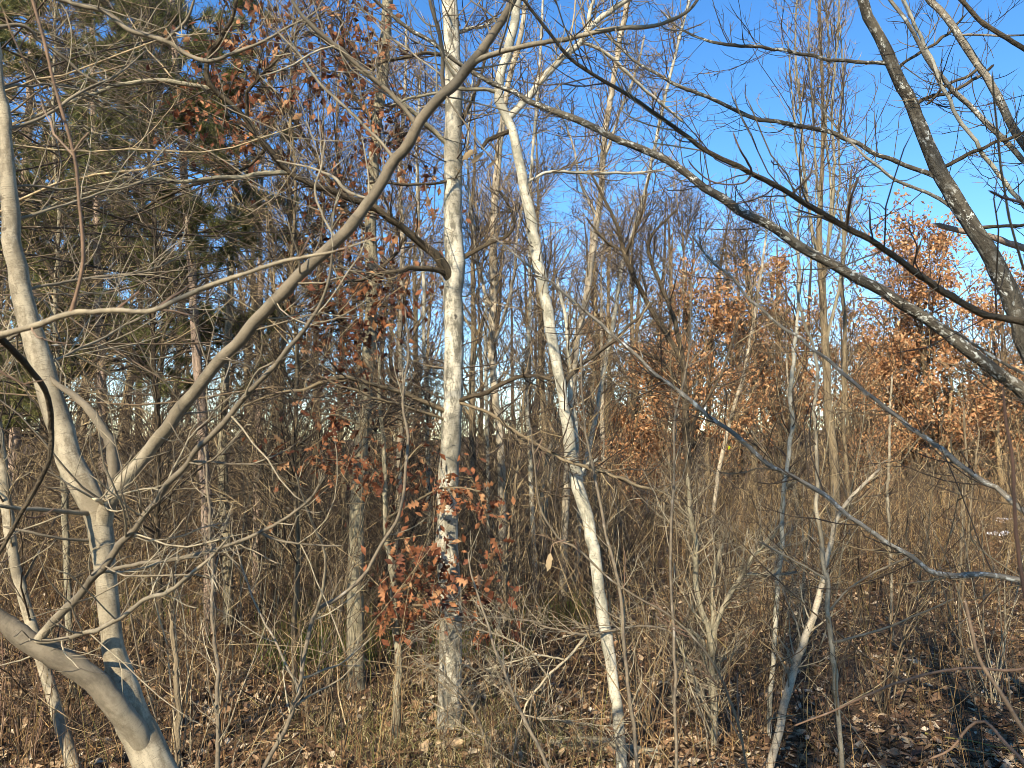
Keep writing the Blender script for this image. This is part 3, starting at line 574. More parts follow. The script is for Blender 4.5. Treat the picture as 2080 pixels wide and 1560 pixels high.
# --- oak sapling holding rusty leaves in front of the aspen
rng = np.random.default_rng(5)
d = gd(805, 1495) - .15
t = Tree('oak_sapling', 'young oak with rust-brown leaves in front of the straight aspen', 'sapling',
         *line([(805, 1495, 22), (807, 1420, 20), (808, 1330, 18), (802, 1250, 17), (798, 1170, 14), (786, 1100, 13), (784, 1040, 12), (782, 960, 11), (776, 880, 10), (770, 800, 8), (772, 720, 6)], d, d + .1, wob=.15), mat=FURROW, sides=12)
O = t
br = [t.add('branch', line(q, d, dd, wob=.15), BROWN) for q, dd in (
    ([(800, 1210, 8), (830, 1190, 7), (870, 1160, 6), (900, 1130, 5)], d - .3), ([(803, 1240, 8), (850, 1235, 7), (900, 1225, 6), (960, 1215, 5), (1010, 1200, 4)], d - .3),
    ([(784, 1060, 8), (830, 1030, 7), (880, 1000, 6), (930, 990, 5), (985, 1000, 4)], d - .3), ([(782, 970, 7), (750, 940, 6), (720, 930, 5), (690, 925, 4)], d + .2),
    ([(778, 900, 6), (740, 870, 5), (690, 845, 5), (650, 840, 4)], d + .4), ([(786, 1000, 6), (830, 930, 5), (860, 900, 4)], d + .2), ([(803, 1250, 7), (790, 1280, 6), (780, 1240, 4)], d - .2), ([(800, 1200, 6), (900, 1255, 5), (1000, 1270, 4), (1040, 1275, 3)], d - .2))]
def cl(px, py, sx, sy, n, dd, sd=.18):
    return P(rng.normal(px, sx, n), rng.normal(py, sy, n), dd + rng.normal(0, sd, n))
pts = np.vstack([cl(850, 1125, 36, 26, 17, d - .3), cl(850, 1175, 40, 28, 20, d - .3), cl(828, 1215, 28, 28, 15, d - .25), cl(840, 1265, 14, 12, 10, d - .25), cl(788, 1195, 11, 30, 18, d - .2), cl(775, 1250, 9, 12, 6, d - .2),
                 cl(895, 1195, 18, 20, 14, d - .35), cl(985, 1215, 24, 22, 24, d - .3), cl(955, 1175, 18, 14, 8, d - .3), cl(990, 1280, 16, 10, 8, d - .3), cl(1045, 1275, 9, 14, 5, d - .3), cl(1000, 1105, 16, 12, 7, d - .2),
                 cl(968, 1010, 22, 20, 24, d - .3), cl(890, 990, 18, 18, 14, d - .3), cl(905, 1020, 14, 12, 8, d - .3), cl(740, 925, 20, 25, 16, d + .2), cl(720, 955, 15, 15, 7, d + .2), cl(690, 850, 22, 18, 12, d + .4), cl(830, 985, 12, 10, 5, d), cl(895, 1095, 12, 8, 5, d - .3), cl(770, 960, 16, 14, 8, d), cl(660, 930, 40, 25, 16, d + .6), cl(600, 960, 50, 40, 12, d + .6), cl(560, 900, 40, 40, 8, d + .8), cl(700, 780, 40, 50, 14, d + .5), cl(650, 870, 40, 40, 14, d + .6)])
hang_leaves(t.e, pts, (.10, .17), rng)
k = rng.integers(0, len(pts), 420); leaf_mass('leaves', pts[k] + rng.normal(0, .17, (420, 3)), rng.uniform(.05, .11, 420), RUST, rng, t.e, t.base)
t.twigs(None, 110, 240, (.15, .6), (.08, .3), d, 6, (30, 80), .05, rr=.5, rmax=.006); t.done(TWIG)

# --- darker oak with rusty leaves, upper left of the aspen
d = 9.6
t = Tree('oak_tree', 'dark oak left of the straight aspen, rust leaves hanging high on it', 'tree',
         *line([(724, 1395, 48), (722, 1300, 44), (722, 1150, 40), (728, 1000, 36), (738, 850, 34), (750, 700, 33), (757, 560, 32), (750, 450, 30), (755, 400, 28), (761, 303, 28), (767, 235, 27), (777, 168, 27), (781, 100, 27), (788, 0, 26), (795, -180, 20)], gd(724, 1395), d), mat=FURROW, sides=16)
for q, dd in (([(752, 470, 14), (700, 420, 11), (650, 330, 9), (600, 250, 8), (540, 150, 7), (510, 60, 5)], d - .6), ([(770, 250, 12), (720, 190, 10), (700, 110, 8), (690, 20, 6)], d - .4), ([(755, 600, 13), (700, 560, 10), (660, 520, 8), (600, 470, 6), (540, 440, 4)], d - .5),
              ([(750, 700, 12), (700, 660, 10), (650, 600, 8), (600, 570, 5)], d - .6), ([(757, 560, 10), (800, 520, 8), (830, 470, 6)], d - .2), ([(765, 300, 9), (800, 290, 7), (840, 260, 5)], d), ([(742, 820, 10), (690, 770, 8), (640, 740, 6), (560, 720, 5)], d - .5), ([(735, 900, 9), (800, 830, 7), (850, 760, 5)], d)):
    t.add('branch', line(q, d, dd, wob=.25), DARK)
rng = np.random.default_rng(8)
pts = np.vstack([cl(*a, d - .4, .4) for a in ((520, 90, 28, 30, 18), (500, 180, 25, 25, 16), (475, 250, 22, 22, 12), (690, 80, 25, 30, 20), (725, 50, 20, 20, 12), (560, 30, 30, 20, 10), (385, 235, 16, 16, 10), (765, 245, 18, 25, 18), (790, 290, 20, 16, 16), (690, 400, 22, 20, 14), (705, 460, 18, 20, 12), (640, 610, 25, 20, 14), (685, 690, 16, 22, 16), (770, 590, 22, 20, 16), (805, 620, 16, 18, 9), (745, 700, 20, 30, 10), (700, 590, 25, 30, 12), (870, 390, 20, 20, 8), (500, 320, 20, 15, 6), (450, 120, 30, 30, 10), (610, 180, 30, 30, 8), (720, 120, 18, 12, 10), (830, 960, 20, 20, 8))])
hang_leaves(t.e, pts, (.11, .18), rng)
k = rng.integers(0, len(pts), 1700); leaf_mass('leaves', pts[k] + rng.normal(0, .28, (1700, 3)), rng.uniform(.08, .15, 1700), RUST, rng, t.e, t.base)
t.twigs(t.axes[1:], 260, 900, (.4, 1.5), (.15, .7), d, 7, (25, 75), .05, .16, rr=.5, sub2=1800, rmax=.012); t.done(TWIGD)
# --- further trunks, traced one by one
def bole(name, label, cat, pts, mat, d0=None, d1=None, tw=(40, 260, 500), L=(.6, 2.0), sides=12, twm=TWIG, limbs=(), lm=None, wob=.06, up=.12, t0=.2, base=True, flare=1.25):
    d0 = d0 or gd(*pts[0][:2]); d1 = d1 or d0 + .4
    t = Tree(name, label, cat, *line(pts, d0, d1, wob=wob), mat=mat, sides=sides, flare=flare)
    for q in limbs: t.add('branch', line(q, d0 + .2, d0 + .2 + t.rng.uniform(-.8, .8), wob=.15), lm or mat, 7)
    if tw[0]: t.twigs(None, int(tw[0] * 1.3), int(tw[1] * 1.4), L, (L[0] * .4, L[1] * .45), d0, 7, (25, 65), up, .12, (t0, 1), rr=.4, sub2=int(tw[2] * 1.6), rmax=.012)
    return t.done(twm)
bole('aspen_tree', 'pale straight aspen just right of and behind the middle aspen', 'tree', [(1014, 1290, 27), (1015, 1240, 25), (1020, 1130, 22), (1020, 1045, 20), (1018, 924, 20), (1009, 830, 19), (1003, 772, 18), (998, 722, 19), (1000, 655, 20), (1003, 590, 20), (1003, 520, 20), (1004, 430, 18), (1010, 350, 18), (1018, 270, 16), (1035, 160, 14), (1060, 60, 12), (1075, -60, 10)], ASPEN2, limbs=([(1005, 700, 10), (1030, 640, 9), (1045, 560, 8), (1050, 480, 6), (1070, 380, 5)], [(1000, 640, 8), (985, 600, 8), (970, 530, 7), (955, 420, 6)]), tw=(70, 420, 900))
bole('aspen_tree', 'slender pale aspen leaning right, its top against open sky', 'tree', [(1143, 1245, 20), (1146, 1100, 19), (1152, 960, 18), (1162, 843, 18), (1164, 789, 18), (1168, 722, 18), (1175, 671, 18), (1188, 621, 18), (1195, 570, 18), (1201, 520, 17), (1212, 454, 16), (1222, 387, 16), (1225, 320, 15), (1232, 252, 15), (1245, 168, 14), (1258, 84, 14), (1275, 0, 13), (1295, -130, 10)], ASPEN2, limbs=([(1225, 330, 8), (1255, 240, 7), (1290, 150, 6), (1310, 70, 5)], [(1212, 450, 7), (1180, 380, 6), (1165, 300, 5), (1130, 210, 4)]), tw=(80, 420, 900))
bole('birch_tree', 'thin white stem leaning right beside the slender aspen', 'tree', [(1170, 1180, 14), (1180, 1000, 13), (1195, 917, 12), (1215, 823, 12), (1229, 739, 11), (1249, 638, 11), (1262, 540, 10), (1272, 518, 10), (1306, 404, 9), (1329, 303, 9), (1350, 202, 8), (1383, 67, 7), (1410, -40, 6)], ASPEN, tw=(60, 320, 700))
bole('birch_tree', 'thin pale stem between the two nearer aspens', 'tree', [(1088, 1260, 13), (1085, 1120, 12), (1080, 1025, 12), (1077, 924, 11), (1070, 806, 10), (1074, 688, 9), (1077, 587, 9), (1075, 480, 8), (1077, 370, 8), (1090, 220, 7), (1100, 60, 6), (1104, -40, 5)], ASPEN, tw=(50, 300, 700))
bole('birch_tree', 'pale twin stem crossing low behind the leaning aspen', 'tree', [(1098, 1210, 14), (1104, 1100, 13), (1112, 1008, 12), (1127, 924, 11), (1138, 840, 10), (1150, 740, 8), (1160, 600, 6)], ASPEN2, limbs=([(1100, 1150, 11), (1100, 1010, 10), (1112, 930, 9), (1127, 880, 8), (1145, 800, 6)],), tw=(25, 120, 200))
bole('birch_tree', 'thin pale stem left of the middle aspen', 'tree', [(872, 1190, 12), (870, 1000, 11), (868, 860, 10), (868, 772, 10), (862, 739, 9), (860, 671, 9), (862, 604, 9), (858, 537, 8), (850, 440, 7), (846, 300, 6), (855, 150, 5)], ASPEN, tw=(40, 260, 600))
bole('birch_tree', 'very thin pale stem bending beside the middle aspen top', 'tree', [(992, 1180, 9), (990, 900, 9), (986, 720, 8), (986, 604, 8), (969, 520, 7), (955, 420, 6), (950, 300, 5), (960, 160, 4)], ASPEN, tw=(40, 260, 600))
bole('bare_tree', 'grey trunk standing right behind the reddish pine trunk', 'tree', [(464, 1265, 27), (462, 1150, 26), (455, 1000, 25), (450, 900, 23), (455, 800, 21), (465, 650, 18), (470, 500, 15), (480, 350, 12), (490, 180, 9)], FURROW, tw=(50, 260, 500), twm=TWIGD)
bole('bare_tree', 'smooth grey leaning trunk low at the left edge', 'tree', [(70, 1290, 28), (54, 1235, 26), (40, 1186, 25), (24, 1102, 25), (13, 1035, 27), (4, 960, 29), (-10, 860, 27), (-25, 700, 22), (-40, 500, 17)], SMOOTH, d0=6.6, tw=(25, 100, 0))
# dark forking tree, right of the middle
bole('dark_tree', 'dark crooked tree forking into two limbs right of the leaning aspen', 'tree', [(1408, 1330, 20), (1404, 1200, 18), (1400, 1050, 17), (1396, 900, 16), (1390, 800, 16), (1388, 735, 16), (1364, 697, 14), (1329, 638, 13), (1296, 580, 12), (1269, 515, 12), (1250, 450, 9), (1225, 400, 7), (1195, 340, 5)], DARK, limbs=([(1388, 740, 13), (1380, 690, 12), (1360, 620, 11), (1330, 550, 10), (1318, 505, 9), (1330, 470, 7), (1380, 420, 5)], [(1270, 515, 9), (1290, 470, 7), (1310, 410, 6), (1320, 350, 4)], [(1269, 512, 7), (1230, 490, 6), (1190, 440, 5)], [(1395, 880, 9), (1430, 820, 8), (1470, 750, 6), (1500, 650, 5)], [(1390, 790, 8), (1345, 735, 7), (1300, 715, 6)]), tw=(130, 600, 1200), twm=TWIGD, L=(.4, 1.4))
# multi-stemmed shrub at lower right of middle
bole('multi_stem_shrub', 'grey multi-stemmed shrub branching at knee height, right of the leaning aspen', 'shrub', [(1452, 1560, 20), (1451, 1500, 19), (1449, 1405, 17), (1444, 1300, 17), (1426, 1240, 14), (1411, 1170, 13), (1414, 1102, 12), (1402, 1035, 11), (1396, 960, 9)], FURROW, d0=6.9,
     limbs=([(1446, 1305, 13), (1474, 1223, 12), (1505, 1170, 11), (1541, 1119, 9), (1580, 1080, 6)], [(1445, 1300, 12), (1448, 1200, 11), (1455, 1140, 10), (1470, 1100, 7)], [(1450, 1440, 12), (1435, 1360, 12), (1425, 1300, 11), (1380, 1275, 9), (1330, 1268, 7)], [(1505, 1172, 8), (1560, 1170, 7), (1620, 1160, 5)], [(1453, 1460, 10), (1420, 1400, 9), (1390, 1330, 8), (1370, 1290, 6)]), tw=(120, 400, 300), L=(.3, 1.1), twm=TWIGP, t0=.1)
bole('sapling', 'straight pale thin stem left of the tan crooked one, lower right', 'sapling', [(1562, 1500, 13), (1565, 1410, 12), (1572, 1310, 11), (1580, 1190, 11), (1590, 1085, 10), (1588, 1038, 10), (1599, 941, 10), (1609, 873, 10), (1605, 806, 10), (1612, 720, 9), (1622, 600, 7), (1620, 480, 6), (1628, 350, 5)], ASPEN, tw=(45, 130, 150), L=(.2, .9), twm=TWIG)
bole('sapling', 'tan stem leaning right from the lower edge, lower right', 'sapling', [(1560, 1575, 21), (1582, 1482, 20), (1609, 1371, 19), (1632, 1304, 18), (1656, 1237, 16), (1668, 1190, 15), (1682, 1120, 13), (1700, 1060, 11), (1730, 1010, 9), (1790, 950, 7)], ASPEN2, tw=(30, 100, 100), L=(.2, .8), twm=TWIGP)
bole('sapling', 'upright greenish-grey thin stem nearest at the lower right', 'sapling', [(1712, 1600, 13), (1711, 1560, 13), (1706, 1489, 12), (1698, 1422, 12), (1691, 1355, 12), (1688, 1304, 12), (1681, 1237, 12), (1678, 1170, 11), (1673, 1102, 11), (1659, 1035, 10), (1659, 957, 9), (1656, 840, 8), (1659, 755, 8), (1652, 705, 7), (1636, 665, 7), (1619, 604, 7), (1625, 553, 6), (1616, 500, 5), (1590, 380, 4)], SMOOTH, d0=4.4, tw=(36, 80, 0), L=(.15, .8), twm=TWIG,
     limbs=([(1688, 1310, 7), (1740, 1298, 6), (1800, 1275, 6), (1870, 1245, 5), (1940, 1215, 4)], [(1678, 1180, 6), (1640, 1155, 5), (1590, 1125, 5), (1540, 1100, 4)], [(1681, 1240, 6), (1720, 1200, 5), (1780, 1160, 5), (1860, 1125, 4)]))
bole('sapling', 'thin tan stem with round galls, lower middle right', 'sapling', [(1374, 1600, 9), (1372, 1480, 8), (1370, 1321, 8), (1365, 1220, 7), (1363, 1136, 7), (1366, 1035, 7), (1368, 957, 6), (1370, 840, 6), (1392, 765, 5), (1402, 680, 4), (1404, 560, 3)], TWIGP, d0=3.6, tw=(24, 30, 0), L=(.12, .6), twm=TWIGP)
bole('sapling', 'thin reddish-tan stem crossing the leaning aspen low down', 'sapling', [(1298, 1600, 11), (1292, 1530, 10), (1282, 1439, 10), (1272, 1338, 9), (1259, 1223, 9), (1242, 1126, 8), (1222, 1036, 8), (1208, 970, 7), (1195, 907, 6), (1183, 806, 5), (1180, 720, 4)], TWIGP, d0=3.8, tw=(26, 30, 0), L=(.12, .6), twm=TWIGP)
t = bole('sapling', 'pale white thin sapling forking in front at lower left of middle', 'sapling', [(525, 1600, 13), (540, 1550, 12), (572, 1493, 12), (606, 1415, 11), (616, 1358, 11), (633, 1294, 11), (650, 1240, 10), (690, 1215, 9), (740, 1163, 9), (774, 1109, 9), (808, 1050, 9), (825, 974, 8), (828, 907, 8), (818, 823, 7), (821, 772, 6), (830, 718, 5), (822, 620, 4)], TWIGP, d0=3.0, tw=(30, 30, 0), L=(.1, .45), twm=TWIGP,
         limbs=([(652, 1240, 9), (662, 1200, 8), (663, 1160, 7), (653, 1105, 6), (625, 1038, 5), (600, 960, 4)], [(607, 1395, 7), (590, 1360, 6), (565, 1314, 6), (518, 1223, 5), (498, 1170, 4), (470, 1080, 3)], [(616, 1375, 6), (660, 1362, 5), (700, 1342, 4), (760, 1290, 3)], [(600, 1440, 6), (640, 1410, 5), (690, 1380, 4), (740, 1330, 3)]))
bole('sapling', 'bright white leaning stick bottom middle', 'sapling', [(1125, 1600, 10), (1111, 1560, 10), (1085, 1502, 9), (1060, 1449, 9), (1023, 1365, 8), (1003, 1310, 7), (985, 1250, 6), (960, 1180, 5), (950, 1120, 4)], TWIGP, d0=3.9, tw=(16, 20, 0), L=(.12, .5), twm=TWIGP)
t = bole('sapling', 'thin arching stem with one dry tan leaf hanging, right of the middle', 'sapling', [(1530, 1620, 6), (1490, 1440, 6), (1430, 1320, 6), (1363, 1254, 5), (1296, 1213, 5), (1245, 1180, 5), (1195, 1133, 6), (1161, 1106, 6), (1137, 1099, 5), (1114, 1065, 6), (1100, 1035, 5), (1087, 957, 4), (1078, 860, 3)], TWIGP, d0=2.7, d1=2.5, tw=(14, 14, 0), L=(.08, .3), twm=TWIGR, flare=1.1)
me = leaf_mesh('tan_leaf', TANLEAF, 77, st=9, width=.23, curl=.10, bend=.2, deep=.12)
lo = bpy.data.objects.new('leaf', me); COL.objects.link(lo); lo.parent = t.e
lo.location = Vector(P(1118, 1122, 2.5)) - Vector(t.base); lo.scale = (.062,) * 3; lo.rotation_euler = (-math.pi / 2 - .05, .25, -.75); lo['label'] = 'dry tan leaf hanging from the twig'
pb = Batch(); w_, r_ = line([(1152, 1104, 3), (1136, 1100, 2.5), (1122, 1106, 2.5), (1118, 1124, 2.5)], 2.5, 2.5, wob=0); pb.add(w_[None], r_[None], 5); pb.build('petiole', TWIGR, t.e, t.base)
# withered leaf hanging from the forked tree's long branch
for i, (px, py, sc, rz) in enumerate(((962, 315, .075, .3), (985, 322, .09, 1.5), (1010, 335, .08, .9))):
    o = bpy.data.objects.new('leaf', me); COL.objects.link(o); o.parent = A.e
    o.location = Vector(P(px, py - 12, 2.3)) - Vector(A.base); o.scale = (sc * .6,) * 3; o.rotation_euler = (-1.1 + .3 * i, .8 - .5 * i, rz); o['label'] = 'withered tan leaf'
A.add('twig', line([(912, 186, 5), (935, 230, 4), (960, 270, 4), (985, 305, 3), (1010, 325, 2)], 2.42, 2.3), TWIGP)
bole('upright_poplar', 'columnar poplar with a bundle of upright stems against the sky', 'tree', [(1700, 1190, 24), (1696, 1040, 22), (1695, 940, 22), (1688, 880, 21), (1682, 830, 20), (1680, 770, 19), (1676, 690, 18), (1668, 560, 17), (1664, 480, 14), (1668, 380, 11), (1672, 250, 9), (1668, 120, 8), (1664, 0, 7), (1662, -150, 5)], BROWN,
     limbs=([(1672, 560, 9), (1650, 450, 8), (1634, 340, 7), (1626, 230, 6), (1616, 100, 5), (1620, -40, 4)], [(1676, 600, 9), (1690, 470, 8), (1696, 350, 7), (1690, 220, 6), (1700, 90, 5), (1708, -60, 4)], [(1666, 430, 7), (1656, 320, 6), (1650, 200, 5), (1642, 80, 4), (1650, -40, 3)], [(1674, 500, 7), (1682, 380, 6), (1676, 260, 6), (1684, 130, 5), (1676, -20, 4)], [(1690, 470, 6), (1708, 380, 5), (1704, 270, 5), (1712, 150, 4), (1704, 20, 3)], [(1640, 400, 5), (1618, 300, 5), (1610, 200, 4), (1600, 80, 3)], [(1678, 700, 8), (1710, 560, 8), (1714, 480, 7), (1706, 420, 6)]), lm=FURROW, tw=(130, 480, 700), L=(.5, 2.2), twm=TWIG, up=.28, t0=.35)
bole('bare_tree', 'thin grey trunk right beside the columnar poplar', 'tree', [(1730, 1170, 12), (1727, 1045, 11), (1720, 957, 10), (1713, 850, 10), (1716, 722, 10), (1716, 654, 9), (1710, 553, 9), (1722, 430, 7), (1730, 340, 5)], BROWN, tw=(50, 240, 300))
bole('bare_tree', 'short stem leaning right, pale above and dark below, behind the long limb', 'tree', [(1440, 1130, 11), (1455, 990, 10), (1467, 924, 10), (1481, 863, 9), (1491, 823, 9), (1508, 772, 9), (1521, 705, 8), (1530, 660, 8), (1545, 560, 6), (1560, 450, 5)], ASPEN2, tw=(50, 240, 400))
bole('sapling', 'thin grey upright stem on the leaf-strewn slope, far right', 'sapling', [(1815, 1318, 8), (1811, 1254, 8), (1811, 1186, 8), (1807, 1102, 7), (1804, 1035, 7), (1806, 900, 6), (1812, 760, 5)], SMOOTH, tw=(30, 80, 0), L=(.2, .8))
bole('sapling', 'thin brown upright pair of stems at the right edge', 'sapling', [(1950, 1330, 8), (1948, 1200, 8), (1955, 1080, 7), (1962, 960, 6), (1958, 830, 5)], BROWN, limbs=([(1952, 1250, 6), (1965, 1120, 6), (1975, 1000, 5), (1990, 870, 4)],), tw=(30, 80, 0), L=(.2, .8))
bole('sapling', 'thin tan stem with rough bark rising at bottom left of middle', 'sapling', [(445, 1600, 12), (442, 1500, 11), (440, 1380, 10), (434, 1260, 9), (432, 1130, 8), (424, 1000, 7), (415, 900, 5)], TWIGP, d0=4.4, tw=(24, 40, 0), L=(.15, .7), twm=TWIGP)
bole('sapling', 'dark dead stalk at bottom left with pale strips', 'sapling', [(365, 1600, 15), (362, 1500, 14), (360, 1380, 13), (350, 1280, 11), (345, 1220, 9)], BROWN, d0=4.6, tw=(24, 40, 0), L=(.15, .6))
bole('sapling', 'twisted grey stem right of the young oak', 'sapling', [(1003, 1420, 11), (1010, 1330, 10), (1024, 1220, 9), (1030, 1120, 8), (1045, 1010, 7), (1058, 900, 6), (1066, 780, 5)], BROWN, tw=(30, 80, 0), L=(.2, .8))
bole('sapling', 'slim dark stem left of the dark oak trunk', 'sapling', [(645, 1330, 12), (640, 1200, 12), (648, 1080, 11), (640, 960, 10), (650, 840, 9), (640, 700, 8), (655, 560, 7), (650, 420, 5)], DARK, tw=(50, 200, 300), twm=TWIGD)
bole('bare_tree', 'slim dark trunk beside the rusty oak, left of the middle', 'tree', [(690, 1310, 16), (694, 1150, 15), (700, 1000, 14), (690, 850, 13), (695, 700, 12), (688, 560, 11), (694, 420, 9), (684, 280, 7), (690, 120, 5)], BROWN, tw=(60, 320, 600), twm=TWIGD)
bole('bare_tree', 'brown trunk behind the dry shrubs, left of the dark oak', 'tree', [(560, 1230, 17), (556, 1100, 16), (565, 950, 15), (572, 800, 14), (578, 650, 12), (590, 500, 11), (585, 350, 9), (596, 180, 7), (604, 20, 5)], BROWN, tw=(70, 360, 700))
bole('bare_tree', 'pale bent trunk behind the rusty sapling leaves, left of middle', 'tree', [(802, 1220, 16), (806, 1080, 15), (812, 920, 14), (815, 800, 13), (812, 650, 12), (818, 500, 11), (812, 350, 9), (822, 200, 8), (826, 40, 6)], ASPEN2, tw=(60, 320, 700))

bole('bare_tree', 'slim twiggy tree just behind the left stem of the grey forked tree', 'tree', [(150, 1420, 18), (140, 1250, 17), (132, 1050, 16), (125, 850, 14), (112, 650, 12), (120, 450, 10), (108, 250, 8), (112, 50, 6), (108, -150, 4)], FURROW, tw=(150, 520, 900), L=(.7, 2.2), twm=TWIG, up=.02, t0=.25)
bole('bare_tree', 'slim twiggy tree seen through the long branch of the grey forked tree', 'tree', [(330, 1400, 16), (326, 1250, 15), (318, 1080, 14), (322, 880, 13), (310, 680, 11), (316, 480, 9), (300, 280, 7), (306, 80, 5), (300, -120, 3)], DARK, tw=(170, 600, 1000), L=(.7, 2.3), twm=TWIGD, up=.0, t0=.2)
bole('bare_tree', 'crooked twiggy tree left of the dark oak, in front of it', 'tree', [(600, 1420, 15), (598, 1280, 14), (606, 1100, 13), (596, 920, 12), (604, 740, 10), (592, 560, 9), (600, 380, 7), (590, 200, 5), (596, 20, 3)], BROWN, tw=(150, 560, 1000), L=(.6, 2.0), twm=TWIG, up=.02, t0=.2)

# --- shrubs of several thin stems
def shrub(label, px, py, n, h, fan, mat, twm, seed, tw=(40, 120, 160), name='bare_shrub'):
    d = gd(px, py); c = P(px, py, d); rng = np.random.default_rng(seed); c[2] = gz(c[0], c[1])
    t = Tree(name, label, 'shrub', base=c, seed=seed, mat=mat)
    for i in range(n):
        dr = nrm(np.array([rng.normal(0, fan), rng.normal(0, fan), 1.])); q = c + np.array([rng.normal(0, .12), rng.normal(0, .12), -.06]); K = 14; W = [q]; hh = h * rng.uniform(.55, 1.1)
        for _ in range(K - 1): W.append(W[-1] + dr * hh / (K - 1)); dr = nrm(dr + rng.normal(0, .07, 3) + np.array([0, 0, .015]))
        R = rng.uniform(.006, .012) * np.linspace(1, .3, K); b = Batch(); b.add(np.array(W)[None], R[None], 6, rng); b.build('stem', mat, t.e, t.base); t.axes.append((np.array(W), R))
    t.twigs(None, *tw[:2], (.2, .9), (.08, .4), d, 6, (25, 65), .06, .14, (.15, 1), rr=.55, sub2=tw[2], rmax=.005); return t.done(twm)
shrub('clump of tan upright stems beside the foot of the grey forked tree', 395, 1560, 12, 2.6, .16, TWIGP, TWIG, 301, (70, 170, 200))
shrub('clump of thin reddish stems at the bottom left corner', 60, 1545, 11, 1.7, .2, TWIGR, TWIGR, 302, (60, 140, 100))
shrub('fan of thin brown stems left of the young oak', 655, 1500, 10, 3.2, .2, BROWN, TWIG, 303, (70, 200, 240))
shrub('fan of thin stems right of the leaning aspen foot', 1330, 1500, 9, 3.0, .2, BROWN, TWIG, 304, (70, 200, 240))
shrub('clump of straight thin stems beside the greenish-grey stem, lower right', 1770, 1450, 9, 3.0, .15, BROWN, TWIG, 305, (60, 160, 200))
shrub('clump of tan weedy stems low at the right edge', 2010, 1420, 12, 2.4, .16, TWIGP, TWIG, 306, (60, 160, 200))
shrub('fan of dark stems between the straight aspen and the leaning one', 1085, 1440, 9, 3.2, .17, BROWN, TWIGD, 307, (70, 200, 240))
shrub('tall fan of stems behind the greenish-grey stem, right', 1610, 1330, 10, 4.2, .18, FURROW, TWIG, 308, (80, 260, 320))
shrub('tall fan of dark stems left of the reddish pine trunk', 265, 1330, 10, 4.2, .2, BROWN, TWIGD, 309, (80, 260, 320))
shrub('tall fan of grey stems in the gap left of the dark oak', 530, 1340, 9, 4.2, .2, FURROW, TWIG, 310, (80, 260, 320))

# --- pines on the left
def needles(t, tips, dirs, n, L, d):
    N = len(tips); rng = t.rng
    pos = np.repeat(tips, n, 0) + rng.normal(0, .02, (N * n, 3)); dr = nrm(np.repeat(dirs, n, 0) * .8 + rng.normal(0, .75, (N * n, 3)))
    ln = rng.uniform(*L, N * n)[:, None]; sd = nrm(np.cross(dr, rng.normal(0, 1, dr.shape))) * max(.0012, .0005 * d)
    tip = pos + dr * ln; tip[:, 2] -= .15 * ln[:, 0] ** 1 * rng.uniform(0, 1, N * n)
    V = np.stack([pos - sd, pos + sd, tip], 1).reshape(-1, 3); F = np.arange(N * n * 3).reshape(-1, 3)
    ti = np.repeat(np.clip(np.repeat(rng.beta(2, 2.6, N), n) + rng.normal(0, .1, N * n), 0, 1), 3)
    o = mesh_obj('needles', V, F, NEEDLE, t.e, {'tint': ('FLOAT', ti)}, False, t.base); o['kind'] = 'stuff'
def pine(label, pts, zlo, ztop, n, reach, seed, d0=None, tuft=26, mat=PINEB, sub=5, dead=60):
    d0 = d0 or gd(*pts[0][:2]); W, R = line(pts, d0, d0 + .3, wob=.03)
    t = Tree('pine_tree', label, 'pine', W, R, mat=mat, sides=14, seed=seed); rng = t.rng
    W, R = t.axes[0]; keep = (W[:, 2] > zlo) & (W[:, 2] < ztop)
    par = [(W[keep], R[keep])]
    A1, AR = sprout(rng, par, n, (0, 1), (reach * .55, reach), (65, 105), 9, .07, .05, .35, .006, taper=.35); t.tw.add(A1, AR, 5, rng)
    B1, BR = sprout(rng, (A1, AR), n * sub, (.3, 1), (reach * .15, reach * .4), (30, 65), 5, .08, .08, .6, .004); t.tw.add(B1, BR, 3, rng)
    C1, CR = sprout(rng, (B1, BR), n * sub * 4, (.3, 1), (.08, .28), (25, 60), 3, .1, .25, .7, .003); t.tw.add(C1, CR, 3, rng)
    tips = np.vstack([C1[:, -1], C1[:, 1], B1[:, -1]]); dirs = nrm(np.vstack([C1[:, -1] - C1[:, -2], C1[:, -1] - C1[:, -2], B1[:, -1] - B1[:, -2]]) + np.array([0, 0, .35]))
    needles(t, tips, dirs, tuft, (.09, .16), d0)
    # dead lower boughs
    low = (W[:, 2] > .8) & (W[:, 2] < zlo + .4)
    if dead and low.sum() > 3:
        D1 = sprout(rng, [(W[low], R[low])], dead, (0, 1), (.5, reach), (70, 110), 8, .12, -.02, .3, .004); t.tw.add(*D1, 4, rng)
        D2 = sprout(rng, D1, dead * 8, (.15, 1), (.15, .7), (30, 75), 5, .18, .0, .6, .0028); t.tw.add(*D2, 3, rng)
        D3 = sprout(rng, D2, dead * 18, (.15, 1), (.08, .3), (30, 75), 2, .15, .0, .6, .0022); t.tw.add(*D3, 3, rng)
    t.done(TWIGD, 'boughs'); return t
pine('green pine with a reddish scaly trunk lit behind the grey forked tree', [(427, 1290, 34), (427, 1200, 33), (427, 1136, 32), (420, 1045, 30), (415, 940, 27), (410, 840, 25), (400, 722, 23), (392, 600, 21), (388, 525, 21), (378, 420, 20), (370, 286, 18), (360, 180, 16), (352, 60, 14), (346, -120, 11), (340, -320, 7)], 4.6, 10.5, 60, 2.2, 3, sub=8, tuft=24)
pine('green pine standing furthest left, foliage behind the grey left stem', [(20, 1190, 30), (25, 1000, 28), (35, 800, 25), (45, 600, 22), (50, 400, 19), (60, 200, 16), (66, 0, 12), (70, -200, 8)], 3.2, 11.5, 80, 2.7, 4, sub=9, tuft=24)
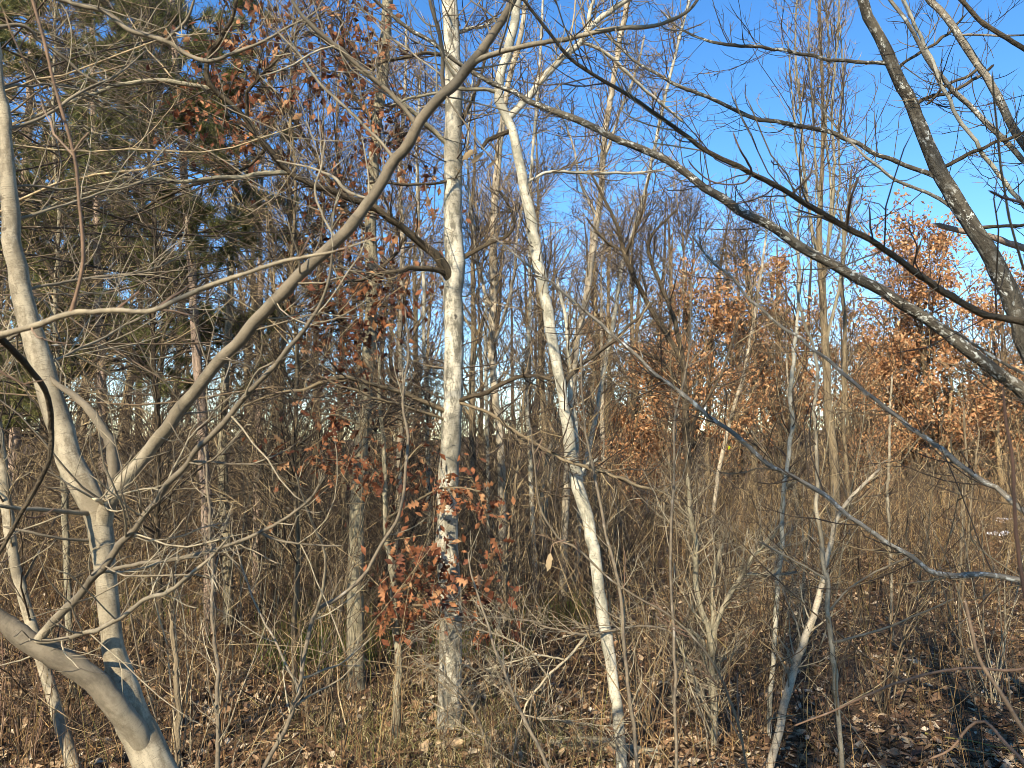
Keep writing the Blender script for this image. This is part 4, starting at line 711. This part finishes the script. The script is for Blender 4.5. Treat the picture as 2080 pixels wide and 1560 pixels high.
pine('green pine between the left edge pine and the reddish trunk', [(215, 1215, 28), (212, 1000, 25), (208, 800, 22), (200, 600, 19), (196, 400, 16), (190, 200, 13), (186, 30, 9), (182, -100, 6)], 3.2, 11.5, 80, 2.6, 6, sub=9, tuft=24)
pine('smaller sparse pine right of the reddish trunk', [(520, 1200, 20), (522, 1000, 18), (526, 820, 16), (530, 640, 13), (528, 480, 10), (534, 330, 7), (536, 230, 4)], 3.6, 9.0, 22, 1.7, 7, sub=5, tuft=20)
# --- distant bare trees
def bare(label, px, py, h, r0, seed, lean=0., spread=.35, n=26, mat=BROWN, twm=FARTW, name='bare_tree', up=.16, cnt=(250, 1100, 2200), start=.22, ang=(25, 60), tap=.6, leaves=0, lsize=(.09, .16), lmat=OAKFAR, grp=None, at=None):
    rng = np.random.default_rng(seed); d = 10. if at else gd(px, py); b = np.array([*at, 0.]) if at else P(px, py, d); b[2] = gz(b[0], b[1])
    k = np.linspace(0, 1, 14)[:, None]
    W = b + k * np.array([lean * h, rng.normal(0, .03) * h, h]) + np.cumsum(rng.normal(0, .012 * h / 3, (14, 3)), 0) * np.minimum(k * 3, 1); R = r0 * (1 - .86 * k[:, 0])
    t = Tree(name, label, 'tree', W, R, mat=mat, sides=10, seed=seed, group=grp)
    par = t.axes; rt = .00024 * d
    A1 = sprout(rng, par, n, (start, .98), (h * spread * .7, h * spread), ang, 9, .09, up, .55, rt * 1.6, taper=tap); t.tw.add(*A1, 5, rng)
    B1 = sprout(rng, A1, cnt[0], (.15, 1), (h * .07, h * .17), (25, 60), 4, .11, up * .8, .6, rt * 1.2); t.tw.add(*B1, 3, rng)
    C1 = sprout(rng, B1, cnt[1], (.1, 1), (h * .03, h * .085), (25, 65), 3, .12, up * .6, .6, rt); t.tw.add(*C1, 3, rng)
    if cnt[2]: D1 = sprout(rng, C1, cnt[2], (.1, 1), (h * .015, h * .04), (25, 65), 2, .1, up * .5, .7, rt * 1.05); t.tw.add(*D1, 3, rng)
    t.done(twm, 'crown', None)
    if leaves:
        q = C1[0].reshape(-1, 3); i = rng.integers(0, len(q), leaves); 
        pos = q[i] + rng.normal(0, .2, (leaves, 3))
        leaf_mass('leaves', pos, rng.uniform(*lsize, leaves), lmat, rng, t.e, t.base)
    return t
FAR = [  # label, base pixel, height, radius, seed, kwargs
    ('bushy bare tree with a rounded twiggy top against the sky, right of the leaning aspen', 1395, 1035, 13.0, .16, 21, dict(spread=.42, cnt=(380, 1800, 3600))),
    ('broad bare tree with fine twigs, left of the columnar poplar', 1530, 1030, 11.8, .15, 22, dict(spread=.42, cnt=(380, 1800, 3600))),
    ('bare tree with crown low behind the slender leaning aspen', 1285, 1050, 11.0, .13, 23, dict(spread=.38)),
    ('bare grey tree behind the knot of the leaning aspen', 1110, 1060, 14.5, .14, 24, dict(spread=.3)),
    ('tall bare tree right behind the middle aspen', 960, 1070, 16.0, .15, 25, dict(spread=.3, n=30)),
    ('tall thin bare tree left of the middle aspen, far back', 850, 1060, 16.5, .14, 26, dict(spread=.28, n=30)),
    ('tall bare tree far behind the dark oak', 745, 1050, 17.5, .15, 27, dict(spread=.3, n=30)),
    ('bare tree between the dark oak and the slim brown trunk', 640, 1065, 16.0, .14, 28, dict(spread=.32, n=30)),
    ('bare tree far behind the sparse pine', 505, 1060, 15.0, .14, 29, dict(spread=.32)),
    ('bare tree far behind the reddish pine trunk', 330, 1050, 14.0, .13, 30, dict(spread=.32)),
    ('bare tree seen through the fork of the grey tree', 150, 1060, 12.0, .13, 31, dict(spread=.35)),
    ('bare tree behind the left edge pine', -20, 1050, 12.0, .13, 32, dict(spread=.35)),
    ('small bare tree just left of the orange oak', 1740, 1040, 8.0, .10, 33, dict(spread=.4)),
    ('bare tree behind the orange oak, its thin top showing', 1840, 1000, 12.0, .13, 34, dict(spread=.35)),
    ('bare tree at the right edge behind the leaning trunk', 2060, 1020, 10.5, .12, 35, dict(spread=.38)),
    ('small bare tree with pale limbs between leaning aspen and dark tree', 1225, 1085, 9.0, .10, 36, dict(spread=.36, mat=ASPEN2)),
    ('low bare tree left of the orange oak, under the long limb', 1620, 1075, 7.0, .09, 37, dict(spread=.42, mat=ASPEN2)),
]
for lb, px, py, h, r0, sd, kw in FAR: bare(lb, px, py, h, r0, sd, **kw)
bare('large oak full of orange-brown leaves on the right', 1895, 1030, 12.3, .20, 50, spread=.56, n=46, ang=(35, 85), tap=.35, cnt=(420, 1700, 1800), start=.08, leaves=25000, name='oak_tree', lsize=(.13, .24), up=.08)
bare('smaller orange-leaved oak at the right edge behind the big one', 2090, 1015, 10.0, .15, 51, ang=(35, 80), tap=.4, lsize=(.13, .24), spread=.5, n=34, cnt=(260, 900, 600), start=.08, leaves=11000, name='oak_tree', up=.06)
bare('low oak with brown leaves behind the leaning aspen', 1235, 1010, 8.8, .13, 52, spread=.5, ang=(35, 80), tap=.4, lsize=(.16, .28), n=30, cnt=(260, 900, 600), start=.10, leaves=9000, name='oak_tree', up=.05)
bare('small golden-leaved oak right of the leaning aspen, low down', 1325, 1085, 5.0, .08, 53, spread=.45, n=26, cnt=(200, 700, 400), start=.12, leaves=7000, name='oak_tree', lsize=(.09, .16), up=.04)
bare('oak with scattered golden leaves left of the columnar poplar', 1585, 1015, 10.5, .13, 54, lsize=(.15, .26), spread=.46, n=30, cnt=(300, 1200, 1500), start=.15, leaves=8000, name='oak_tree', up=.08)
bare('small rusty oak low behind the sapling leaves, left of middle', 830, 1100, 4.2, .07, 55, spread=.45, n=22, cnt=(160, 500, 300), start=.12, leaves=2200, name='oak_tree', lsize=(.07, .13), up=.04)
bare('low rusty oak between the columnar poplar and the big orange oak', 1770, 1060, 5.2, .08, 56, spread=.45, n=24, cnt=(200, 600, 300), start=.10, leaves=4200, name='oak_tree', lsize=(.07, .13), up=.04)
# trees standing behind the viewer; their shadows fall across the scene
for lb, x, y, h, r0, sd in (('bare tree behind the viewer, on the right', 4.2, -6.0, 12.5, .17, 203), ('tall bare tree straight behind the viewer', -.9, -11.0, 14.5, .18, 201), ('bare tree behind the viewer, furthest right', 8.5, -5.0, 12.0, .16, 204), ('dense bare tree behind the viewer, left of the straight one', -3.2, -6.5, 13.5, .19, 205), ('dense bare tree close behind the viewer', -1.6, -7.5, 15.0, .2, 206)):
    bare(lb, 0, 0, h, r0, sd, at=(x, y), spread=.36, n=24, cnt=(220, 600, 500), start=.35)
bare('airy oak with pale golden leaves in the middle distance, right of the leaning aspen', 1440, 1040, 9.0, .12, 57, spread=.5, n=34, ang=(35, 80), tap=.4, cnt=(300, 1100, 900), start=.12, leaves=9000, lsize=(.12, .2), name='oak_tree', up=.05)
# woodland far behind, one mass
rng = np.random.default_rng(77); bt = Batch()
n = 120; d = rng.uniform(33, 75, n); px = rng.uniform(-350, 2430, n)
top = np.interp(px, [-350, 900, 1150, 1300, 1550, 1750, 2100, 2430], [330, 330, 430, 400, 430, 560, 590, 570]) + rng.uniform(-40, 170, n)
b = P(px, np.full(n, 900.), d); b[:, 2] = gz(b[:, 0], b[:, 1]); hh = (900 - top) / FPX * d + CAMH
k = np.linspace(0, 1, 8)[None, :, None]
W = b[:, None] + k * np.stack([rng.normal(0, .06, n) * hh, np.zeros(n), hh], -1)[:, None] + rng.normal(0, .1, (n, 8, 3)) * np.minimum(k * 4, 1); R = (.012 * hh)[:, None] * (1 - .85 * k[:, :, 0])
bt.add(W, R, 6, rng)
A1 = sprout(rng, (W, R), n * 24, (.12, 1), (1.8, 4.8), (25, 60), 5, .1, .14, .5, .016); bt.add(*A1, 3, rng)
B1 = sprout(rng, A1, n * 90, (.1, 1), (.7, 2.2), (25, 65), 3, .12, .1, .6, .013); bt.add(*B1, 3, rng)
C1 = sprout(rng, B1, n * 190, (.1, 1), (.4, 1.2), (25, 65), 2, .12, .08, .7, .014); bt.add(*C1, 3, rng)
m = 900; d = rng.uniform(34, 90, m); px = rng.uniform(-350, 2430, m); b = P(px, np.full(m, 900.), d); b[:, 2] = gz(b[:, 0], b[:, 1]); hh = rng.uniform(3.5, 9, m)
k = np.linspace(0, 1, 4)[None, :, None]; W = b[:, None] + k * np.stack([rng.normal(0, .2, m) * hh, rng.normal(0, .2, m) * hh, hh], -1)[:, None] + rng.normal(0, .08, (m, 4, 3)); R = np.full((m, 4), .03) * (1 - .5 * k[:, :, 0]); bt.add(W, R, 3, rng)
B1 = sprout(rng, (W, R), m * 12, (.05, 1), (.8, 2.8), (20, 60), 3, .12, .1, .6, .02); bt.add(*B1, 3, rng)
C1 = sprout(rng, B1, m * 15, (.05, 1), (.4, 1.2), (20, 70), 2, .12, .1, .6, .018); bt.add(*C1, 3, rng)
tag(bt.build('woodland', FARTW), 'far-off bare woodland filling the gaps between the nearer trunks', 'woodland', kind='stuff')

# --- undergrowth, brush, litter
rng = np.random.default_rng(91)
def ground_pts(n, y0, y1, pw=1.0, xmarg=1.15, clump=0):
    y = y0 + (y1 - y0) * rng.uniform(0, 1, n) ** pw; x = rng.uniform(-1, 1, n) * y * .70 * xmarg
    if clump:
        c = rng.integers(0, clump, n); cy = y0 + (y1 - y0) * rng.uniform(0, 1, clump) ** pw; cx = rng.uniform(-1, 1, clump) * cy * .7 * xmarg
        x = cx[c] + rng.normal(0, .35, n); y = cy[c] + rng.normal(0, .35, n)
    return np.stack([x, y, gz(x, y)], -1)
bt = Batch()
def thin_right(p):
    k = (p[:, 0] > 1.2) & (p[:, 1] < 15); k2 = p[:, 1] < 9.5
    return p[~(k & (rng.uniform(0, 1, len(p)) < .5)) & ~(k2 & (rng.uniform(0, 1, len(p)) < .45))]
def stalks(pos, h, lean, r, K=4, wig=.06, S=3, tint=None):
    n = len(pos); dr = nrm(np.stack([rng.normal(0, lean, n), rng.normal(0, lean, n), np.ones(n)], -1)); hh = rng.uniform(*h, n)
    out = np.empty((n, K, 3)); out[:, 0] = pos - np.array([0, 0, .05])
    for j in range(1, K): out[:, j] = out[:, j - 1] + dr * (hh / (K - 1))[:, None]; dr = nrm(dr + rng.normal(0, wig, (n, 3)))
    dd = np.linalg.norm(pos[:, :2], axis=1); rr = np.maximum(r, .00022 * dd) * rng.uniform(.7, 1.5, n)
    R = rr[:, None] * np.linspace(1, .45, K)[None]; bt.add(out, R, S, rng, tint); return out, R
A1 = stalks(thin_right(ground_pts(5200, 5.0, 22, 1.2)), (.4, 1.8), .18, .0028)
B1 = sprout(rng, A1, 9000, (.3, 1), (.1, .45), (20, 60), 2, .1, .1, .6, .0026); bt.add(*B1, 3, rng)
A1 = stalks(thin_right(ground_pts(3800, 12, 34, 1.0)), (.7, 2.3), .14, .003)
B1 = sprout(rng, A1, 11000, (.25, 1), (.15, .6), (20, 60), 2, .1, .1, .6, .005); bt.add(*B1, 3, rng)
A1 = stalks(ground_pts(1800, 28, 60, 1.0), (1.2, 3.2), .14, .006)
B1 = sprout(rng, A1, 5400, (.25, 1), (.3, 1.0), (20, 60), 2, .1, .1, .6, .011); bt.add(*B1, 3, rng)
A1 = stalks(thin_right(ground_pts(1300, 4.6, 14, 1.0, clump=110)), (.3, 1.3), .22, .0028)
B1 = sprout(rng, A1, 2600, (.3, 1), (.08, .4), (20, 60), 2, .1, .1, .6, .0022); bt.add(*B1, 3, rng)
p = ground_pts(900, 4.8, 16, 1.2); n = len(p); az = rng.uniform(0, 6.28, n); ln = rng.uniform(.2, 1.3, n); k = np.linspace(0, 1, 5)[None, :, None]
W = p[:, None] + k * np.stack([np.cos(az) * ln, np.sin(az) * ln, rng.normal(.03, .08, n)], -1)[:, None] + rng.normal(0, .012, (n, 5, 3)); W[..., 2] = np.maximum(W[..., 2], gz(W[..., 0], W[..., 1]) + .02)
bt.add(W, rng.uniform(.003, .011, n)[:, None] * np.linspace(1, .5, 5)[None], 4, rng)
tag(bt.build('undergrowth', STALK), 'dense dry weed stalks and brush covering the forest floor', 'undergrowth', kind='stuff')
# shrubs in the middle distance, one mass of twigs nobody could count
bt = Batch(); pos = thin_right(ground_pts(330, 6.8, 27, .9)); n = len(pos)
st = np.repeat(pos, 7, 0); A1 = stalks(st, (1.2, 3.6), .38, .006, 6, .14, 3)
B1 = sprout(rng, A1, n * 55, (.15, 1), (.3, 1.1), (25, 65), 4, .14, .07, .6, .0034); bt.add(*B1, 3, rng)
C1 = sprout(rng, B1, n * 120, (.1, 1), (.1, .45), (25, 70), 2, .14, .04, .7, .0036); bt.add(*C1, 3, rng)
p = thin_right(ground_pts(750, 5.4, 17, 1.0)); p[:, 2] += rng.uniform(0, 1.0, len(p)) * (rng.uniform(0, 1, len(p)) < .5)
A1 = stalks(p, (1.0, 3.8), 1.1, .0045, 7, .13, 4); B1 = sprout(rng, A1, 2600, (.2, 1), (.15, .7), (25, 70), 4, .15, .03, .6, .0026); bt.add(*B1, 3, rng)
tag(bt.build('brush_thicket', TWIG), 'tangled thicket of bare shrubs between the trunks', 'thicket', kind='stuff')
n = 110; pos = ground_pts(n, 11, 32, .8); pos[:, 0] = np.where(rng.uniform(0, 1, n) < .7, -np.abs(pos[:, 0]) + 1.5, pos[:, 0]); pos[:, 2] = gz(pos[:, 0], pos[:, 1]); bt = Batch()
A1 = stalks(np.repeat(pos, 6, 0), (2.5, 6.0), .26, .009, 6, .12, 3)
B1 = sprout(rng, A1, n * 46, (.2, 1), (.5, 1.8), (25, 65), 4, .14, .08, .6, .005); bt.add(*B1, 3, rng)
C1 = sprout(rng, B1, n * 130, (.1, 1), (.2, .7), (25, 70), 2, .14, .04, .7, .005); bt.add(*C1, 3, rng)
tag(bt.build('tall_thicket', FARTW), 'taller thicket of thin bare saplings further back between the trunks', 'thicket', kind='stuff')
# dead brushwood lying round the aspen's foot
t = Tree('fallen_bough', 'dead forked bough arching over the ground right of the straight aspen', 'dead branch', *line([(1385, 1300, 4.8), (1330, 1272, 5.4), (1245, 1280, 5.4), (1188, 1290, 6.1), (1127, 1277, 5.4), (1060, 1260, 5.4), (976, 1254, 4.8), (909, 1254, 4.1), (860, 1280, 2.7), (830, 1310, 2.0)], 6.6, 6.2, wob=.4), mat=TWIGP, sides=8, ground=False)
for q in ([(1190, 1290, 7.5), (1150, 1340, 6.8), (1105, 1380, 6.1), (1075, 1420, 5.4), (1058, 1470, 4.8)], [(1150, 1340, 5.4), (1100, 1330, 4.8), (1040, 1345, 4.1), (980, 1365, 3.4)], [(1110, 1375, 4.8), (1070, 1320, 4.8), (1010, 1290, 4.1), (940, 1270, 2.7)], [(1075, 1420, 4.1), (1020, 1400, 3.4), (960, 1360, 3.4), (900, 1330, 2.0)], [(976, 1254, 4.1), (930, 1290, 3.4), (890, 1350, 2.7)], [(1385, 1300, 4.1), (1400, 1390, 3.4), (1432, 1470, 3.4), (1440, 1560, 2.7)], [(1058, 1440, 4.8), (1050, 1490, 4.8), (1040, 1540, 4.1)], [(1060, 1450, 4.8), (1120, 1460, 4.1), (1180, 1470, 3.4), (1250, 1475, 2.7)]):
    t.add('branch', line(q, 6.3, 6.1, wob=.3), TWIGP, 6)
t.twigs(None, 230, 520, (.2, .8), (.08, .35), 6.3, 7, (25, 75), -.02, .18, rr=.55, rmax=.005); t.done(TWIGP)
t = Tree('dead_brush', 'tangle of pale dead twigs at the foot of the straight aspen', 'brushwood', *line([(985, 1500, 8), (960, 1440, 8), (930, 1400, 7), (890, 1360, 6), (850, 1340, 4)], 6.3, 6.3, wob=.2), mat=TWIGP, sides=6)
for q in ([(985, 1500, 6), (940, 1480, 6), (900, 1440, 5), (860, 1420, 3)], [(960, 1440, 6), (990, 1390, 5), (1030, 1360, 4)]): t.add('branch', line(q, 6.3, 6.2, wob=.3), TWIGP, 6)
t.twigs(None, 70, 160, (.2, .7), (.08, .3), 6.2, 7, (30, 85), .0, .2, rr=.6, rmax=.005); t.done(TWIGP)
W, R = line([(1120, 1505, 30), (1200, 1495, 34), (1290, 1503, 33), (1350, 1512, 28)], 6.95, 6.75, wob=.1)
W[:, 2] = gz(W[:, 0], W[:, 1]) + R * .25
t = Tree('fallen_log', 'grey fallen log half sunk in leaves behind the leaning aspen foot', 'log', W, R, mat=FURROW, sides=14, ground=False)
# litter
n = 80000; pos = ground_pts(n, 4.4, 30, 1.8, 1.08); pos[:, 2] += rng.uniform(.003, .05, n) * (pos[:, 1] > 4)
sz = rng.uniform(.045, .115, n) * np.interp(pos[:, 1], [5, 15, 40], [1, 1.3, 2.6])
cl_ = np.sin(pos[:, 0] * 1.9 + 2 * np.sin(pos[:, 1] * .8)) * np.sin(pos[:, 1] * 1.6 + 1.5 * np.sin(pos[:, 0] * 1.1)); kp = rng.uniform(0, 1, n) < .62 + .38 * cl_
pos, sz = pos[kp], sz[kp] * rng.choice([.7, 1, 1, 1.5], kp.sum()); pos[:, 2] += np.maximum(0, cl_[kp]) * .05
leaf_mass('leaf_litter', pos, sz, LITTER, rng, flat=True); tag(bpy.data.objects['leaf_litter'], 'brown and tan fallen leaves carpeting the forest floor', 'leaf litter', kind='stuff')
pos = ground_pts(300, 6.4, 8.8, 1.0, .98)
for p in pos:
    o = bpy.data.objects.new('fallen_leaf', LITM[rng.integers(4)]); COL.objects.link(o); o.parent = ground
    o.location = (p[0], p[1], p[2] + .045 + rng.uniform(0, .03)); s = rng.uniform(.08, .13); o.scale = (s, s, s); o.rotation_euler = (rng.normal(0, .45), rng.normal(0, .45), rng.uniform(0, 6.28))
# grass and weeds
def blades(name, pos, h, mat, label, cat, lean=.35, wd=.0028):
    n = len(pos); dr = nrm(np.stack([rng.normal(0, lean, n), rng.normal(0, lean, n), np.ones(n)], -1)); hh = rng.uniform(*h, n)[:, None]
    sd = nrm(np.cross(dr, rng.normal(0, 1, (n, 3)))) * wd; m = pos + dr * hh * .55; tip = m + nrm(dr + np.stack([rng.normal(0, .5, n), rng.normal(0, .5, n), -.4 * np.ones(n)], -1)) * hh * .5
    V = np.stack([pos - sd, pos + sd, m + sd * .8, m - sd * .8, tip], 1).reshape(-1, 3); o5 = (np.arange(n) * 5)[:, None]
    F = np.concatenate([o5 + np.array([[0, 1, 2]]), o5 + np.array([[0, 2, 3]]), o5 + np.array([[3, 2, 4]])])
    o = mesh_obj(name, V, F, mat, None, {'tint': ('FLOAT', np.repeat(rng.uniform(0, 1, n), 5))}, False); tag(o, label, cat, kind='stuff')
def around(px, py, n, s): d = gd(px, py); c = P(px, py, d); x = rng.normal(c[0], s, n); y = rng.normal(c[1], s, n); return np.stack([x, y, gz(x, y)], -1)
gp = np.vstack([around(940, 1540, 1100, .5), around(1010, 1500, 800, .5), around(870, 1490, 500, .45), around(740, 1500, 400, .4), around(1060, 1540, 500, .4), around(780, 1430, 300, .5), thin_right(ground_pts(5000, 5, 22, 1.0, clump=90))])
blades('dry_grass', gp, (.06, .30), GRASS, 'dry yellowish grass tufts round the foot of the trees', 'grass', .75, .003)
gp = np.vstack([around(680, 1330, 900, .45), around(1110, 1260, 900, .5), around(660, 1290, 500, .4), around(960, 1340, 400, .3), around(300, 1250, 250, .4)])
blades('green_weeds', gp, (.15, .7), GREEN, 'sparse green weeds in the shade between the trunks', 'weeds', .18, .004)
# snow patches and the lime leaf
def patch(label, px, py, sx, sy, seed):
    r = np.random.default_rng(seed); d = gd(px, py); c = P(px, py, d); k = 20; a = np.arange(k) * 2 * np.pi / k; rad = r.uniform(.55, 1.1, k)
    V = [np.array([c[0], c[1], gz(c[0], c[1]) + .07])]
    for f, z in ((.5, .06), (.85, .045), (1.0, -.02)):
        for i in range(k): x = c[0] + math.cos(a[i]) * rad[i] * sx * f; y = c[1] + math.sin(a[i]) * rad[i] * sy * f; V.append(np.array([x, y, gz(x, y) + z]))
    F = [(0, 1 + i, 1 + (i + 1) % k) for i in range(k)]
    for ring in (0, 1):
        o0 = 1 + ring * k
        for i in range(k): j = (i + 1) % k; F += [(o0 + i, o0 + k + i, o0 + k + j), (o0 + i, o0 + k + j, o0 + j)]
    o = mesh_obj('snow_patch', np.array(V), np.array(F), SNOW); tag(o, label, 'snow', 'snow patches', 'structure')
patch('thin snow patch far back at the right edge', 2065, 1060, 1.0, .8, 1); patch('small snow remnant in front of the far right patch', 2030, 1085, .5, .3, 2)
d = 8.0; c = P(1483, 905, d)
V, Fq = leaf_template(st=7, width=.45, curl=.15, bend=.3, seed=3); o = mesh_obj('lime_leaf', V * .05, Fq, LIME); o.location = c; o.rotation_euler = (-1.3, .2, .3)
tag(o, 'single bright lime-green leaf left among the bare twigs', 'leaf')
